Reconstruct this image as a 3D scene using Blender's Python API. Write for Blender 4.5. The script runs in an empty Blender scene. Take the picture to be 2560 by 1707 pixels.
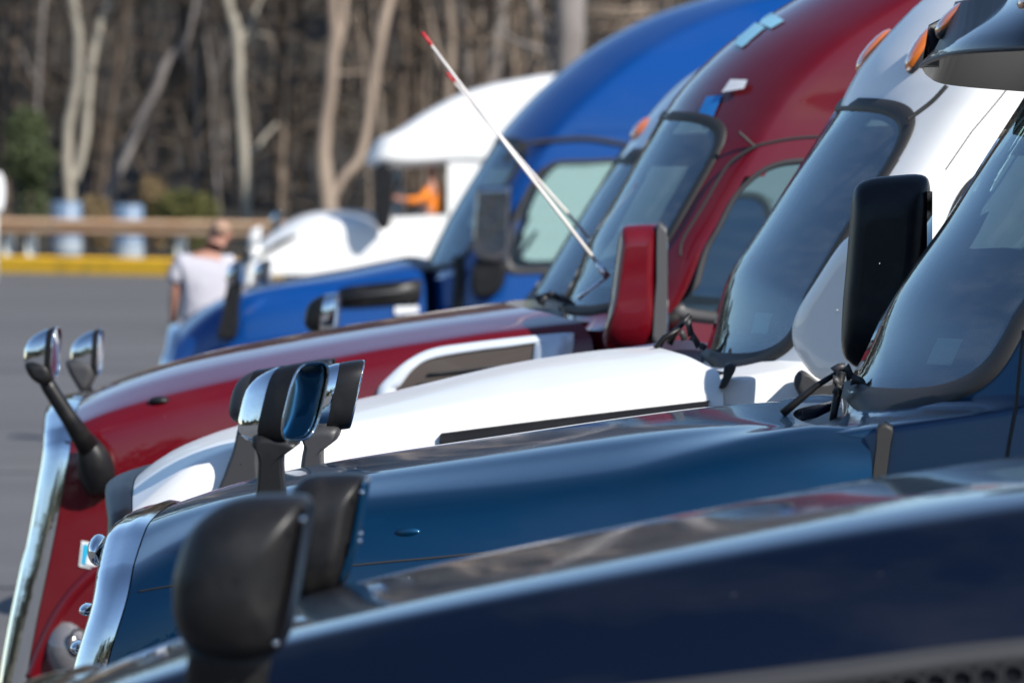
import bpy, math, random
import numpy as np
from mathutils import Vector, Matrix
random.seed(7)
S = bpy.context.scene
C = S.collection
# ------------------------------------------------------------------ camera, sky, sun
KD = 18000 / 13000.0                                                # distances are paced out for 13000, then stretched
FPX, IMW, IMH, HOR, EYE = 18000.0, 2560.0, 1707.0, 257.0, 2.68      # long lens, eye height in metres
PITCH = math.atan((IMH / 2 - HOR) / FPX)
cam = bpy.data.objects.new('camera', bpy.data.cameras.new('camera')); C.objects.link(cam)
cam.location = (0, 0, EYE); cam.rotation_euler = (math.radians(90) - PITCH, 0, 0)
cam.data.sensor_width = 36; cam.data.lens = FPX / IMW * 36
cam.data.clip_start = 0.5; cam.data.clip_end = 2000
cam.data.dof.use_dof = True; cam.data.dof.focus_distance = 21.6; cam.data.dof.aperture_fstop = 5.2
cam.data.dof.aperture_blades = 9
S.camera = cam
SUN = Vector((0.72, -0.76, 0.73)).normalized()
world = bpy.data.worlds.new('World'); S.world = world; world.use_nodes = True
wn = world.node_tree
sky = wn.nodes.new('ShaderNodeTexSky'); sky.sky_type = 'NISHITA'; sky.sun_disc = False
sky.sun_elevation = math.asin(SUN.z); sky.sun_rotation = math.atan2(SUN.x, SUN.y)
sky.air_density = 1.0; sky.dust_density = 0.15; sky.ozone_density = 3.5
bg = wn.nodes['Background']; bg.inputs['Strength'].default_value = 0.105
wn.links.new(sky.outputs[0], bg.inputs[0])
sl = bpy.data.lights.new('sun', 'SUN'); sl.energy = 5.0; sl.angle = math.radians(0.53); sl.color = (1, .955, .88)
so = bpy.data.objects.new('sun', sl); C.objects.link(so)
so.rotation_euler = SUN.to_track_quat('Z', 'Y').to_euler()
S.view_settings.view_transform = 'Standard'; S.view_settings.look = 'None'
S.view_settings.exposure = 0.55; S.view_settings.gamma = 1
S.cycles.max_bounces = 8; S.cycles.transparent_max_bounces = 16; S.cycles.sample_clamp_indirect = 6

def ray(px, py):
    x, y = (px - IMW / 2) / FPX, (IMH / 2 - py) / FPX
    c, s = math.cos(PITCH), math.sin(PITCH)
    return Vector((x, c + y * s, -s + y * c))
def at(px, py, Y):
    r = ray(px, py); k = Y * KD / r.y
    return Vector((r.x * k, Y, EYE + r.z * k))
def gx(px, Y):                                                      # world x of an image column at distance Y
    return (px - IMW / 2) / FPX * Y * KD

# ------------------------------------------------------------------ materials
MATS = {}
def mat(name, col, rough=.5, metal=0., coat=0., coat_rough=.03, noise=None, bump=None, spec=.5, trans=None, emit=None):
    if name in MATS: return MATS[name]
    m = bpy.data.materials.new(name); m.use_nodes = True; nt = m.node_tree; b = nt.nodes['Principled BSDF']
    b.inputs['Base Color'].default_value = (*col, 1); b.inputs['Roughness'].default_value = rough
    b.inputs['Metallic'].default_value = metal; b.inputs['Coat Weight'].default_value = coat
    b.inputs['Coat Roughness'].default_value = coat_rough; b.inputs['Specular IOR Level'].default_value = spec
    if trans is not None: b.inputs['Transmission Weight'].default_value = trans
    if noise:                                                       # (scale, second colour, stretch xyz, contrast low, high)
        tc = nt.nodes.new('ShaderNodeTexCoord'); mp = nt.nodes.new('ShaderNodeMapping')
        mp.inputs['Scale'].default_value = noise[2]
        n = nt.nodes.new('ShaderNodeTexNoise'); n.inputs['Scale'].default_value = noise[0]; n.inputs['Detail'].default_value = 6
        r = nt.nodes.new('ShaderNodeMapRange'); r.inputs[1].default_value = noise[3]; r.inputs[2].default_value = noise[4]
        mx = nt.nodes.new('ShaderNodeMix'); mx.data_type = 'RGBA'
        mx.inputs[6].default_value = (*col, 1); mx.inputs[7].default_value = (*noise[1], 1)
        nt.links.new(tc.outputs['Object'], mp.inputs[0]); nt.links.new(mp.outputs[0], n.inputs[0])
        nt.links.new(n.outputs[0], r.inputs[0]); nt.links.new(r.outputs[0], mx.inputs[0])
        nt.links.new(mx.outputs[2], b.inputs['Base Color'])
    if bump:                                                        # (scale, strength, distance)
        n2 = nt.nodes.new('ShaderNodeTexNoise'); n2.inputs['Scale'].default_value = bump[0]; n2.inputs['Detail'].default_value = 4
        tc2 = nt.nodes.new('ShaderNodeTexCoord'); nt.links.new(tc2.outputs['Object'], n2.inputs[0])
        bp = nt.nodes.new('ShaderNodeBump'); bp.inputs['Strength'].default_value = bump[1]; bp.inputs['Distance'].default_value = bump[2]
        nt.links.new(n2.outputs[0], bp.inputs['Height']); nt.links.new(bp.outputs[0], b.inputs['Normal'])
    MATS[name] = m
    return m
def paint(name, col, metal=.0, rough=.32, coat=1., dust=.10, spec=.12):
    """car paint under a clear coat, with road dust and small specks"""
    if name in MATS: return MATS[name]
    m = mat(name, col, rough, metal, coat, .035, spec=spec)
    nt = m.node_tree; b = nt.nodes['Principled BSDF']
    tc = nt.nodes.new('ShaderNodeTexCoord')
    n = nt.nodes.new('ShaderNodeTexNoise'); n.inputs['Scale'].default_value = 3.0; n.inputs['Detail'].default_value = 7
    mp = nt.nodes.new('ShaderNodeMapping'); mp.inputs['Scale'].default_value = (.5, 1, 1.6)
    nt.links.new(tc.outputs['Object'], mp.inputs[0]); nt.links.new(mp.outputs[0], n.inputs[0])
    r = nt.nodes.new('ShaderNodeMapRange'); r.inputs[1].default_value = .45; r.inputs[2].default_value = .8
    r.inputs[3].default_value = 0; r.inputs[4].default_value = dust
    nt.links.new(n.outputs[0], r.inputs[0])
    vo = nt.nodes.new('ShaderNodeTexVoronoi'); vo.inputs['Scale'].default_value = 14
    nt.links.new(tc.outputs['Object'], vo.inputs[0])
    lt = nt.nodes.new('ShaderNodeMapRange'); lt.inputs[1].default_value = .05; lt.inputs[2].default_value = .02
    lt.inputs[3].default_value = 0; lt.inputs[4].default_value = .35
    nt.links.new(vo.outputs['Distance'], lt.inputs[0])
    sp = nt.nodes.new('ShaderNodeMath'); sp.operation = 'GREATER_THAN'; sp.inputs[1].default_value = .8
    sx = nt.nodes.new('ShaderNodeSeparateColor'); nt.links.new(vo.outputs['Color'], sx.inputs[0]); nt.links.new(sx.outputs[0], sp.inputs[0])
    mu = nt.nodes.new('ShaderNodeMath'); mu.operation = 'MULTIPLY'; nt.links.new(lt.outputs[0], mu.inputs[0]); nt.links.new(sp.outputs[0], mu.inputs[1])
    ad = nt.nodes.new('ShaderNodeMath'); ad.operation = 'MAXIMUM'; nt.links.new(r.outputs[0], ad.inputs[0]); nt.links.new(mu.outputs[0], ad.inputs[1])
    mx = nt.nodes.new('ShaderNodeMix'); mx.data_type = 'RGBA'
    mx.inputs[6].default_value = (*col, 1); mx.inputs[7].default_value = (.33, .30, .26, 1)
    nt.links.new(ad.outputs[0], mx.inputs[0]); nt.links.new(mx.outputs[2], b.inputs['Base Color'])
    cr = nt.nodes.new('ShaderNodeMapRange'); cr.inputs[1].default_value = .35; cr.inputs[2].default_value = .8
    cr.inputs[3].default_value = .02; cr.inputs[4].default_value = .09
    nt.links.new(n.outputs[0], cr.inputs[0]); nt.links.new(cr.outputs[0], b.inputs['Coat Roughness'])
    return m
def glass(name, tint=(.55, .66, .66), ior=1.5, rough=.0, film=.20):
    if name in MATS: return MATS[name]
    m = bpy.data.materials.new(name); m.use_nodes = True; nt = m.node_tree; nt.nodes.clear()
    o = nt.nodes.new('ShaderNodeOutputMaterial'); mx = nt.nodes.new('ShaderNodeMixShader'); fr = nt.nodes.new('ShaderNodeFresnel')
    t = nt.nodes.new('ShaderNodeBsdfTransparent'); g = nt.nodes.new('ShaderNodeBsdfGlossy')
    t.inputs[0].default_value = (*tint, 1); g.inputs['Color'].default_value = (.84, .94, 1, 1); g.inputs['Roughness'].default_value = rough; fr.inputs[0].default_value = ior
    nt.links.new(fr.outputs[0], mx.inputs[0]); nt.links.new(t.outputs[0], mx.inputs[1]); nt.links.new(g.outputs[0], mx.inputs[2])
    # a thin film of dust, streaked by the wipers
    df = nt.nodes.new('ShaderNodeBsdfDiffuse'); df.inputs[0].default_value = (.55, .56, .55, 1); m2 = nt.nodes.new('ShaderNodeMixShader')
    tc = nt.nodes.new('ShaderNodeTexCoord'); mp = nt.nodes.new('ShaderNodeMapping'); mp.inputs['Scale'].default_value = (.6, 1.5, 5); mp.inputs['Rotation'].default_value = (.5, .6, 0)
    nz = nt.nodes.new('ShaderNodeTexNoise'); nz.inputs['Scale'].default_value = 4; nz.inputs['Detail'].default_value = 8; mr = nt.nodes.new('ShaderNodeMapRange')
    mr.inputs[1].default_value = .42; mr.inputs[2].default_value = .8; mr.inputs[3].default_value = .01; mr.inputs[4].default_value = film
    nt.links.new(tc.outputs['Object'], mp.inputs[0]); nt.links.new(mp.outputs[0], nz.inputs[0]); nt.links.new(nz.outputs[0], mr.inputs[0]); nt.links.new(mr.outputs[0], m2.inputs[0])
    nt.links.new(mx.outputs[0], m2.inputs[1]); nt.links.new(df.outputs[0], m2.inputs[2])
    nt.links.new(m2.outputs[0], o.inputs[0]); MATS[name] = m
    return m
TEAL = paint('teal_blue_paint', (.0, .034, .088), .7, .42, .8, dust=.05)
NAVY = paint('dark_blue_paint', (.0006, .0035, .015), .5, .36, dust=.07)
RED = paint('crimson_paint', (.115, .002, .007), .1, .40, dust=.03)
BLUE = paint('royal_blue_paint', (.001, .052, .235), .2, .38, dust=.03)
WHITE = paint('white_paint', (.80, .80, .79), 0, .4, .3, dust=.05)
SILVER = paint('silver_paint', (.45, .46, .48), .6, .35, dust=.05)
CHROME = mat('chrome', (.80, .82, .84), .06, 1., bump=(9, .12, .01))
BLACK = mat('black_plastic', (.009, .009, .010), .40, spec=.3, bump=(600, .15, .0005), noise=(14, (.022, .021, .020), (1, 1, 1), .5, .8))
GREYP = mat('dark_grey_plastic', (.030, .030, .033), .5, bump=(500, .15, .0005))
RUBBER = mat('rubber_seal', (.018, .018, .019), .6)
GLOSSB = mat('gloss_black', (.006, .006, .008), .35, spec=.12)
LINER = mat('cab_lining', (.07, .07, .075), .8)
SEATM = mat('seat_cloth', (.11, .11, .115), .9)
SCREEN = glass('windscreen_glass', (.74, .90, .88), 2.7, film=.13)
SIDEG = glass('side_glass', (.55, .68, .66), film=.03)
AMBER = mat('amber_lens', (.85, .20, .01), .12, trans=.35, coat=1.)
LENS = mat('headlamp_lens', (.22, .22, .24), .08, trans=.4, coat=1., bump=(60, .3, .003))
MIRROR = mat('mirror_glass', (.85, .87, .88), .01, 1.)
TYRE = mat('tyre_rubber', (.02, .02, .02), .8)
ALU = mat('aluminium', (.6, .6, .61), .25, 1.)
MESHM = mat('vent_mesh', (.012, .012, .013), .5)
TAPEP = mat('pale_blue_tape', (.30, .62, .78), .6)
TAPEB = mat('blue_tape', (.01, .22, .62), .6)
FIBRE = mat('fibreglass_whip', (.75, .70, .66), .35)
REDTIP = mat('red_rubber_tip', (.45, .02, .03), .5)
CLEAR = mat('clear_lens', (.8, .8, .8), .1, coat=1.)

# ------------------------------------------------------------------ mesh helpers
def mk(name, vs, fs, m, parent=None, smooth=True, loc=None, ang=None):
    me = bpy.data.meshes.new(name); me.from_pydata([tuple(v) for v in vs], [], fs); me.validate(); me.update()
    if m: me.materials.append(m)
    if smooth:
        me.polygons.foreach_set('use_smooth', [True] * len(me.polygons))
        if ang: me.set_sharp_from_angle(angle=math.radians(ang))
    o = bpy.data.objects.new(name, me); C.objects.link(o)
    if parent: o.parent = parent
    if loc: o.location = loc
    return o
def tagit(o, label=None, cat=None, group=None, kind=None):
    if label: o['label'] = label
    if cat: o['category'] = cat
    if group: o['group'] = group
    if kind: o['kind'] = kind
    return o
def empty(name, loc=(0, 0, 0), rz=0.):
    o = bpy.data.objects.new(name, None); C.objects.link(o); o.location = loc; o.rotation_euler = (0, 0, rz); o.empty_display_size = .3
    return o
class G:                                                            # geometry collector
    def __init__(s): s.v = []; s.f = []
    def add(s, vs, fs):
        k = len(s.v); s.v += [Vector(v) for v in vs]; s.f += [tuple(i + k for i in f) for f in fs]; return s
    def grid(s, rows, close_u=False, close_v=False, flip=False):
        n, m_ = len(rows), len(rows[0]); k = len(s.v)
        for r in rows: s.v += [Vector(p) for p in r]
        for i in range(n if close_u else n - 1):
            for j in range(m_ if close_v else m_ - 1):
                a, b, c, d = i * m_ + j, i * m_ + (j + 1) % m_, ((i + 1) % n) * m_ + (j + 1) % m_, ((i + 1) % n) * m_ + j
                s.f.append(tuple(x + k for x in ((a, b, c, d) if not flip else (d, c, b, a))))
        return s
    def tube(s, path, rad, n=10, flat=1., cap=True, fdir=None):
        path = [Vector(p) for p in path]; rows = []
        if not isinstance(rad, (list, tuple)): rad = [rad] * len(path)
        for i, p in enumerate(path):
            t = (path[min(i + 1, len(path) - 1)] - path[max(i - 1, 0)]).normalized()
            a = Vector(fdir) if fdir else (Vector((0, 1, 0)) if abs(t.y) < .9 else Vector((1, 0, 0)))
            b = t.cross(a).normalized(); a = b.cross(t).normalized()
            rows.append([p + (a * math.cos(q) * flat + b * math.sin(q)) * rad[i] for q in [2 * math.pi * j / n for j in range(n)]])
        k = len(s.v); s.grid(rows, close_v=True)
        if cap:
            s.f.append(tuple(k + j for j in range(n))[::-1]); e = k + (len(path) - 1) * n; s.f.append(tuple(e + j for j in range(n)))
        return s
    def box(s, a, b):
        x0, y0, z0 = a; x1, y1, z1 = b
        return s.add([(x0, y0, z0), (x1, y0, z0), (x1, y1, z0), (x0, y1, z0), (x0, y0, z1), (x1, y0, z1), (x1, y1, z1), (x0, y1, z1)],
                     [(0, 3, 2, 1), (4, 5, 6, 7), (0, 1, 5, 4), (1, 2, 6, 5), (2, 3, 7, 6), (3, 0, 4, 7)])
    def ball(s, c, r, n=14, k=9, pole=None):
        rows = []
        rx, ry, rz = r if isinstance(r, (tuple, list)) else (r, r, r)
        for i in range(k + 1):
            th = math.pi * i / k
            rows.append([Vector(c) + Vector((rx * math.sin(th) * math.cos(2 * math.pi * j / n), ry * math.sin(th) * math.sin(2 * math.pi * j / n), rz * math.cos(th))) for j in range(n)])
        return s.grid(rows, close_v=True, flip=True)
    def mk(s, name, m, parent=None, **k): return mk(name, s.v, s.f, m, parent, **k)
def lerp(a, b, t): return a + (b - a) * t
def interp(xs, ys, x):
    if x <= xs[0]: 
        k = (ys[1] - ys[0]) / (xs[1] - xs[0]) if xs[1] != xs[0] else 0
        return ys[0] + k * (x - xs[0])
    if x >= xs[-1]:
        k = (ys[-1] - ys[-2]) / (xs[-1] - xs[-2]) if xs[-1] != xs[-2] else 0
        return ys[-1] + k * (x - xs[-1])
    for i in range(len(xs) - 1):
        if x <= xs[i + 1]:                                          # smooth (Hermite) between the knots
            h = xs[i + 1] - xs[i]; t = (x - xs[i]) / h
            m0 = (ys[i + 1] - ys[i - 1]) / (xs[i + 1] - xs[i - 1]) if i > 0 else (ys[i + 1] - ys[i]) / h
            m1 = (ys[i + 2] - ys[i]) / (xs[i + 2] - xs[i]) if i < len(xs) - 2 else (ys[i + 1] - ys[i]) / h
            return ((2 * t**3 - 3 * t**2 + 1) * ys[i] + (t**3 - 2 * t**2 + t) * h * m0 + (-2 * t**3 + 3 * t**2) * ys[i + 1] + (t**3 - t**2) * h * m1)
def curve(pts, n, closed=False):                                    # Catmull-Rom through 2-D or 3-D points
    pts = [Vector(p) for p in pts]; N = len(pts); out = []
    segs = N if closed else N - 1
    for i in range(segs):
        if closed: p0, p1, p2, p3 = pts[(i - 1) % N], pts[i], pts[(i + 1) % N], pts[(i + 2) % N]
        else: p0, p1, p2, p3 = pts[max(i - 1, 0)], pts[i], pts[i + 1], pts[min(i + 2, N - 1)]
        for j in range(n):
            t = j / n
            out.append(.5 * ((2 * p1) + (p2 - p0) * t + (2 * p0 - 5 * p1 + 4 * p2 - p3) * t * t + (3 * p1 - p0 - 3 * p2 + p3) * t**3))
    if not closed: out.append(pts[-1])
    return out
def inside(p, poly):
    x, y = p; c = False; j = len(poly) - 1
    for i in range(len(poly)):
        xi, yi = poly[i]; xj, yj = poly[j]
        if (yi > y) != (yj > y) and x < (xj - xi) * (y - yi) / (yj - yi) + xi: c = not c
        j = i
    return c

# ------------------------------------------------------------------ a truck: u runs back from the nose, v away from the near side, z up
VC = 1.2                                                            # middle of a truck 2.4 m wide
class Truck:
    def __init__(s, label, D, px0, yaw=2.2, name='truck', cat='truck', group='semi trucks parked side by side'):
        s.a = -math.radians(yaw); s.O = Vector((gx(px0, D), D * KD, 0))
        s.U = Vector((math.cos(s.a), math.sin(s.a), 0)); s.V = Vector((-math.sin(s.a), math.cos(s.a), 0))
        s.root = empty(name, s.O, s.a); tagit(s.root, label, cat, group)
        s.D = D; s.cab = None
    def uz(s, px, py, v):
        r = ray(px, py); P = Vector((0, 0, EYE)); Q = s.O + s.V * v
        k = (Q - P).dot(s.V) / r.dot(s.V); W = P + r * k - s.O
        return W.dot(s.U), W.z
    def pt(s, px, py, v):
        u, z = s.uz(px, py, v); return Vector((u, v, z))
    def line(s, pts, v): return [s.uz(x, y, v) for x, y in pts]
    def add(s, name, g, m, parent=None, **k): return g.mk(name, m, parent or s.root, **k)

    def hood(s, crown, shoulder, front, rear, m, zb=.62, taper=.2, cback=.34, cfwd=.10, side=.03, sharp=1., flank=None, surround=CHROME, fwd=.13, vcrown=1.5, sdrop=0., deg=5, grille=True):
        def fair(L, deg):                                           # a fair curve through measured points
            L = sorted(L); x = np.array([p[0] for p in L]); y = np.array([p[1] for p in L]); m_ = x.mean(); c = np.polyfit(x - m_, y, deg)
            return [(u, float(np.polyval(c, u - m_))) for u in np.linspace(x[0], x[-1], 14)]
        cr = fair(s.line(crown, vcrown), deg); sh = fair(s.line(shoulder, .27), deg)
        fr = sorted([(z, u) for u, z in s.line(front, .14)]); re = sorted([(z, u) for u, z in s.line(rear, .05)])
        s.zc = lambda u: interp(*zip(*cr), u); s.zs = lambda u: interp(*zip(*sh), u) - sdrop * max(0, min(1, (s.ur(1.6) - .15 - u) / .5))
        s.uf = lambda z: interp(*zip(*fr), z); s.ur = lambda z: interp(*zip(*re), z)
        u0 = min(fr[-1][1], fr[0][1]); 
        s.v0 = lambda u: taper * math.exp(-max(u - u0, 0) / .5)
        def section(u):
            v0, zs, zc = s.v0(u), s.zs(u), s.zc(u); d = zc - zs; k = sharp
            half = [(v0 - side, zb), (v0 - side, zb + (zs - zb) * .45), (v0 - side * .8, zs - .30), (v0 - side * .3, zs - .16 * k), (v0 + .025 * k, zs - .08 * k), (v0 + .07 * k, zs - .03 * k), (v0 + .13 * k, zs - .0 * k),
                    (v0 + .24, zs + d * .34), (v0 + .38, zs + d * .60), (v0 + .52, zs + d * .76), (v0 + .68, zs + d * .89), (v0 + .88, zs + d * .97), (VC, zc)]
            if flank: half = [(v0 - .03, zb)] + [(v0 + a, zs - b_) for a, b_ in flank] + [(v0 + .34, zs + d * .45), (v0 + .46, zs + d * .78), (v0 + .62, zs + d * .92), (v0 + .85, zs + d * .985), (VC, zc)]
            pts = curve(half, 4); return pts + [Vector((2 * VC - p.x, p.y)) for p in reversed(pts[:-1])]
        nt_ = len(section(0)); s.sect = section
        NS = 44
        def surf(sv, ti):
            u = lerp(s.uf(1.3), s.ur(1.6), sv)
            for _ in range(4):
                p = section(u)[ti]; x = (p.x - VC) / VC
                u = lerp(s.uf(p.y) - cfwd * (1 - x * x), s.ur(p.y) - cback * (1 - abs(x)**2.2), sv)
            p = section(u)[ti]
            return Vector((u, p.x, p.y))
        s.surf = surf; s.nt = nt_
        rows = [[surf(i / NS, t) for t in range(nt_)] for i in range(NS + 1)]
        s.hrows = rows
        g = G().grid(rows)
        tk = [[p + Vector((0, 0, -.0)) for p in rows[-1]], [Vector((p.x, lerp(p.y, VC, .03), lerp(p.z, zb, .03))) for p in rows[-1]]]
        g.grid(tk)
        s.hood_ob = s.add('hood', g, m, ang=50)
        # chrome or black surround of the grille, turning forward and inward from the front edge
        edge = rows[0]; zm = (edge[0].z + edge[nt_ // 2].z) / 2 ; rings = []
        for q in range(0, 8):
            th = q / 7 * math.pi / 2; f_ = fwd * math.sin(th) ** .9; w = .11 * (1 - math.cos(th))
            rings.append([Vector((p.x - f_ - .004 - fwd * .25 * (1 - abs((p.y - VC) / VC) ** 2) * math.sin(th), lerp(p.y, VC, w), p.z + (-.35 * w if p.z > zm else 0) * 1.0 + .006 * (1 if q == 1 else 0))) for p in edge])
        inner = [Vector((p.x + .05, lerp(p.y, VC, .12), lerp(p.z, zm, .10))) for p in rings[-1]]
        rings.append([lerp(a, b, .5) + Vector((-.012, 0, 0)) for a, b in zip(rings[-1], inner)]); rings.append(inner)
        if surround: s.add('grille_surround', G().grid(rings, flip=True), surround, ang=60)
        if grille:
            gr = inner; mid = G(); half = len(gr) // 2
            rws = []
            for i in range(half + 1): rws.append([lerp(gr[i], gr[-1 - i], j / 6) for j in range(7)])
            gob = s.add('grille', mid.grid(rws), MESHM, smooth=False)
            for k in range(7):
                z = lerp(gr[0].z + .05, gr[half].z - .1, k / 6)
                a = min(gr[:half], key=lambda p: abs(p.z - z)); w = VC - a.y - .03
                gg = G(); gg.tube([(a.x - .02 - .05 * (1 - (x * x)), VC + x * w, z) for x in [-1, -.7, -.35, 0, .35, .7, 1]], .022, 8)
                s.add('grille_bar', gg, CHROME if surround is CHROME else BLACK, gob)
        return s.hood_ob
    def skin(s, u, z, off=.0):                                      # the point of the near hood flank at (u, z)
        sec = s.sect(u)
        best = min(range(0, s.nt // 2 - 1), key=lambda i: abs(sec[i].y - z) + (10 if i > s.nt // 4 + 6 else 0))
        i = best; a, b = sec[i], sec[min(i + 1, s.nt // 2)]
        if (a.y - z) > 0 and i > 0: a, b = sec[i - 1], sec[i]
        t = (z - a.y) / (b.y - a.y) if abs(b.y - a.y) > 1e-6 else 0
        return Vector((u, lerp(a.x, b.x, max(0, min(1, t))) - off, z))
    def seam(s, pts, r=.0035, name='panel_seam', m=None, n=8):
        P = [s.skin(*s.uz(x, y, .0), off=-.001) for x, y in curve(pts, n)]
        return s.add(name, G().tube(P, r, 6), m or RUBBER, s.hood_ob)

    def cabin(s, cl, ws, m, b=.42, p=2.3, side0=.02, tumble=.10, wz=(0, 1), wx=.90, door=None, top_in=.45, length=3.0, broof=.7, fil=.10, frame=RUBBER, framew=.035, door_v=.06, zfl=.75, interior=True, seam=None, top_frame=0., blow=.16):
        """cl: centre line of windscreen and roof; ws: (bottom, top) heights picked on it; door: window outline"""
        P = sorted([(z, u) for u, z in s.line(cl, VC)]); zs_, us_ = zip(*P)
        zb, zt = s.uz(*ws[0], VC)[1], s.uz(*ws[1], VC)[1]; s.wsb, s.wst = zb, zt
        ztop = P[-1][0]
        UF = lambda z: interp(zs_, us_, z) if z > zb else interp(zs_, us_, zb) + .02 * (zb - z)
        def v0(z):
            if z < zt: return side0 + tumble * max(0, z - 1.2)
            q = (z - zt) / (ztop - zt); return side0 + tumble * (zt - 1.2) + top_in * max(q, 0) ** 2.2
        def bb(z):
            q = max(0, min(1, (z - zt) / (ztop - zt))); k = max(0, min(1, (z - zb + .07) / .07)); return lerp(lerp(blow, b, k), broof, q)
        s.UF, s.cv0, s.bb = UF, v0, bb
        uend = UF(zb) + length
        def fr(x, z): return UF(z) + bb(z) * abs(x) ** p
        s.fr = fr
        def outline(z, off=0.):
            w = VC - v0(z) - off; ux = lambda x: fr(x, z) + off
            uc = ux(.93); pts = []
            ue = max(uend - off, uc + .3)
            n = 34
            sx, sz_ = uc + .12, -w
            for i in range(n): 
                q = 1 - (i / n); pts.append((lerp(sx, ue, q), -w))
            a, c_, d = Vector((sx, -w)), Vector((ux(1.0), -w)), Vector((uc, -w * .93))
            for i in range(6):
                t = i / 6; pts.append(tuple((1 - t) ** 2 * a + 2 * t * (1 - t) * c_ + t * t * d))
            for i in range(0, 53):
                x = lerp(-.93, .93, i / 52); pts.append((ux(x), x * w))
            pts2 = [(u, -v) for u, v in reversed(pts[:40])]
            return [(u, VC + v) for u, v in pts + pts2]
        s.outline = outline
        NZ = 70
        zlev = [lerp(zfl, zb - .075, i / 14) for i in range(15)] + [lerp(zb - .07, zt, i / 36) for i in range(37)] + [lerp(zt, ztop, (i / 22) ** .9) for i in range(1, 23)]
        dpoly = None
        if door:
            dl = [s.uz(x, y, door_v) for x, y in door] if door[0][0] > 50 else door
            dpoly = [tuple(q) for q in curve(dl, 8, True)]
        def wsout(k=1., n=96):                                      # rounded outline of the windscreen in (x, z)
            out = []
            for i in range(n):
                a = 2 * math.pi * i / n; c_, s_ = math.cos(a), math.sin(a); e = 2 / 7.5
                out.append((wx * k * math.copysign(abs(c_) ** e, c_), (zb + zt) / 2 + (zt - zb) / 2 * k * math.copysign(abs(s_) ** e, s_)))
            return out
        wpoly = wsout(1.01)
        for nm, off, mm in (('cab', 0., m), ('lining', .035, LINER)):
            if nm == 'lining' and not interior: continue
            rows = [[(u, v, z) for u, v in outline(z, off)] for z in zlev if off == 0 or z < zt + .3]
            g = G(); n, k = len(rows), len(rows[0]); g.v = [Vector(p) for r in rows for p in r]
            for i in range(n - 1):
                for j in range(k - 1):
                    f = (i * k + j, i * k + j + 1, (i + 1) * k + j + 1, (i + 1) * k + j); c_ = sum((g.v[q] for q in f), Vector()) / 4
                    if zb - .05 < c_.z < zt + .05 and 40 <= j <= 92:
                        w = VC - v0(c_.z) - off
                        if inside(((c_.y - VC) / w, c_.z), wpoly): continue
                    if dpoly and (j < 40 or j > 92) and inside((c_.x, c_.z), dpoly): continue
                    g.f.append(f[::-1])
            if off == 0:                                            # rear wall and roof lid
                for i in range(n - 1): g.f.append((i * k, (i + 1) * k, (i + 1) * k + k - 1, i * k + k - 1))
                t0 = (n - 1) * k
                for j in range(k // 2): g.f.append((t0 + j, t0 + j + 1, t0 + k - 2 - j, t0 + k - 1 - j))
            else:
                for i in range(n - 1): g.f.append((i * k, i * k + k - 1, (i + 1) * k + k - 1, (i + 1) * k))
            o = s.add(nm, g, mm, ang=42)
            if off == 0: s.cab = o
        def wp(x, z, off=0.):
            w = VC - v0(z); u = fr(x, z); e = 1e-3
            du = (fr(x + e, z) - fr(x - e, z)) / (2 * e * w); dz = (fr(x, z + e) - fr(x, z - e)) / (2 * e)
            nrm = Vector((-1, du, dz)).normalized()
            return Vector((u, VC + x * w, z)) + nrm * off
        s.wp = wp
        cz = (zb + zt) / 2; base = wsout(1.)
        rings = [[wp(x * k_, cz + (z - cz) * k_, .004) for x, z in base] for k_ in [i / 16 for i in range(1, 17)]]
        g = G().grid(rings, close_v=True); g.f.append(tuple(range(len(base)))[::-1])
        s.wsob = s.add('windshield', g, SCREEN)
        fx, fz = framew / (VC), framew
        fo = []
        for k_, off in ((-.8, .002), (-.7, .008), (.0, .012), (.9, .009), (1.05, -.004)):
            fo.append([wp(x * (1 + k_ * fx / wx * 1.0), cz + (z - cz) * (1 + k_ * fz / ((zt - zb) / 2)) + (top_frame * max(0, k_) if z > cz else 0), off) for x, z in base])
        s.add('windshield_seal', G().grid(fo, close_v=True, flip=True), frame, s.wsob)
        if dpoly:
            for side in (0, 1):
                f_ = lambda v: v if side == 0 else 2 * VC - v
                cu = sum(q[0] for q in dpoly) / len(dpoly); czz = sum(q[1] for q in dpoly) / len(dpoly)
                def dp(u, z, off): return Vector((u, f_(v0(z) - off), z))
                rg = [[dp(lerp(cu, u, k_), lerp(czz, z, k_), -.004) for u, z in dpoly] for k_ in (.1, .4, .7, 1.)]
                g = G().grid(rg, close_v=True); g.f.append(tuple(range(len(dpoly)))[::-1])
                w_ = s.add('door_window', g, SIDEG)
                r2 = [[dp(cu + (u - cu) * k_, czz + (z - czz) * k_, off) for u, z in dpoly] for k_, off in ((.93, -.003), (.945, .006), (1.0, .010), (1.04, .008), (1.05, -.004))]
                s.add('window_seal', G().grid(r2, close_v=True, flip=True), GREYP, w_)
        # dashboard, seats and wheel seen through the glass
        if interior:
            ub = UF(zb)
            g = G(); g.grid([[(ub + .12 + .42 * abs(x) ** 2 + q * .45, VC + x * .98, zb - .02 - .03 * q * q) for x in [-1, -.6, -.2, .2, .6, 1]] for q in (0, .5, 1, 1.02)])
            g.grid([[(ub + .58 + .42 * abs(x) ** 2, VC + x * .98, zb - .05 - q) for x in [-1, -.6, -.2, .2, .6, 1]] for q in (0, .3)])
            s.add('dashboard', g, BLACK)
            for vv in (.62, 1.78):
                g = G(); g.ball((ub + 1.28, vv, zb - .02), (.09, .25, .38)); g.ball((ub + 1.30, vv, zb + .42), (.06, .13, .12)); g.ball((ub + 1.0, vv, zb - .4), (.28, .25, .09))
                s.add('seat', g, SEATM)
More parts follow.
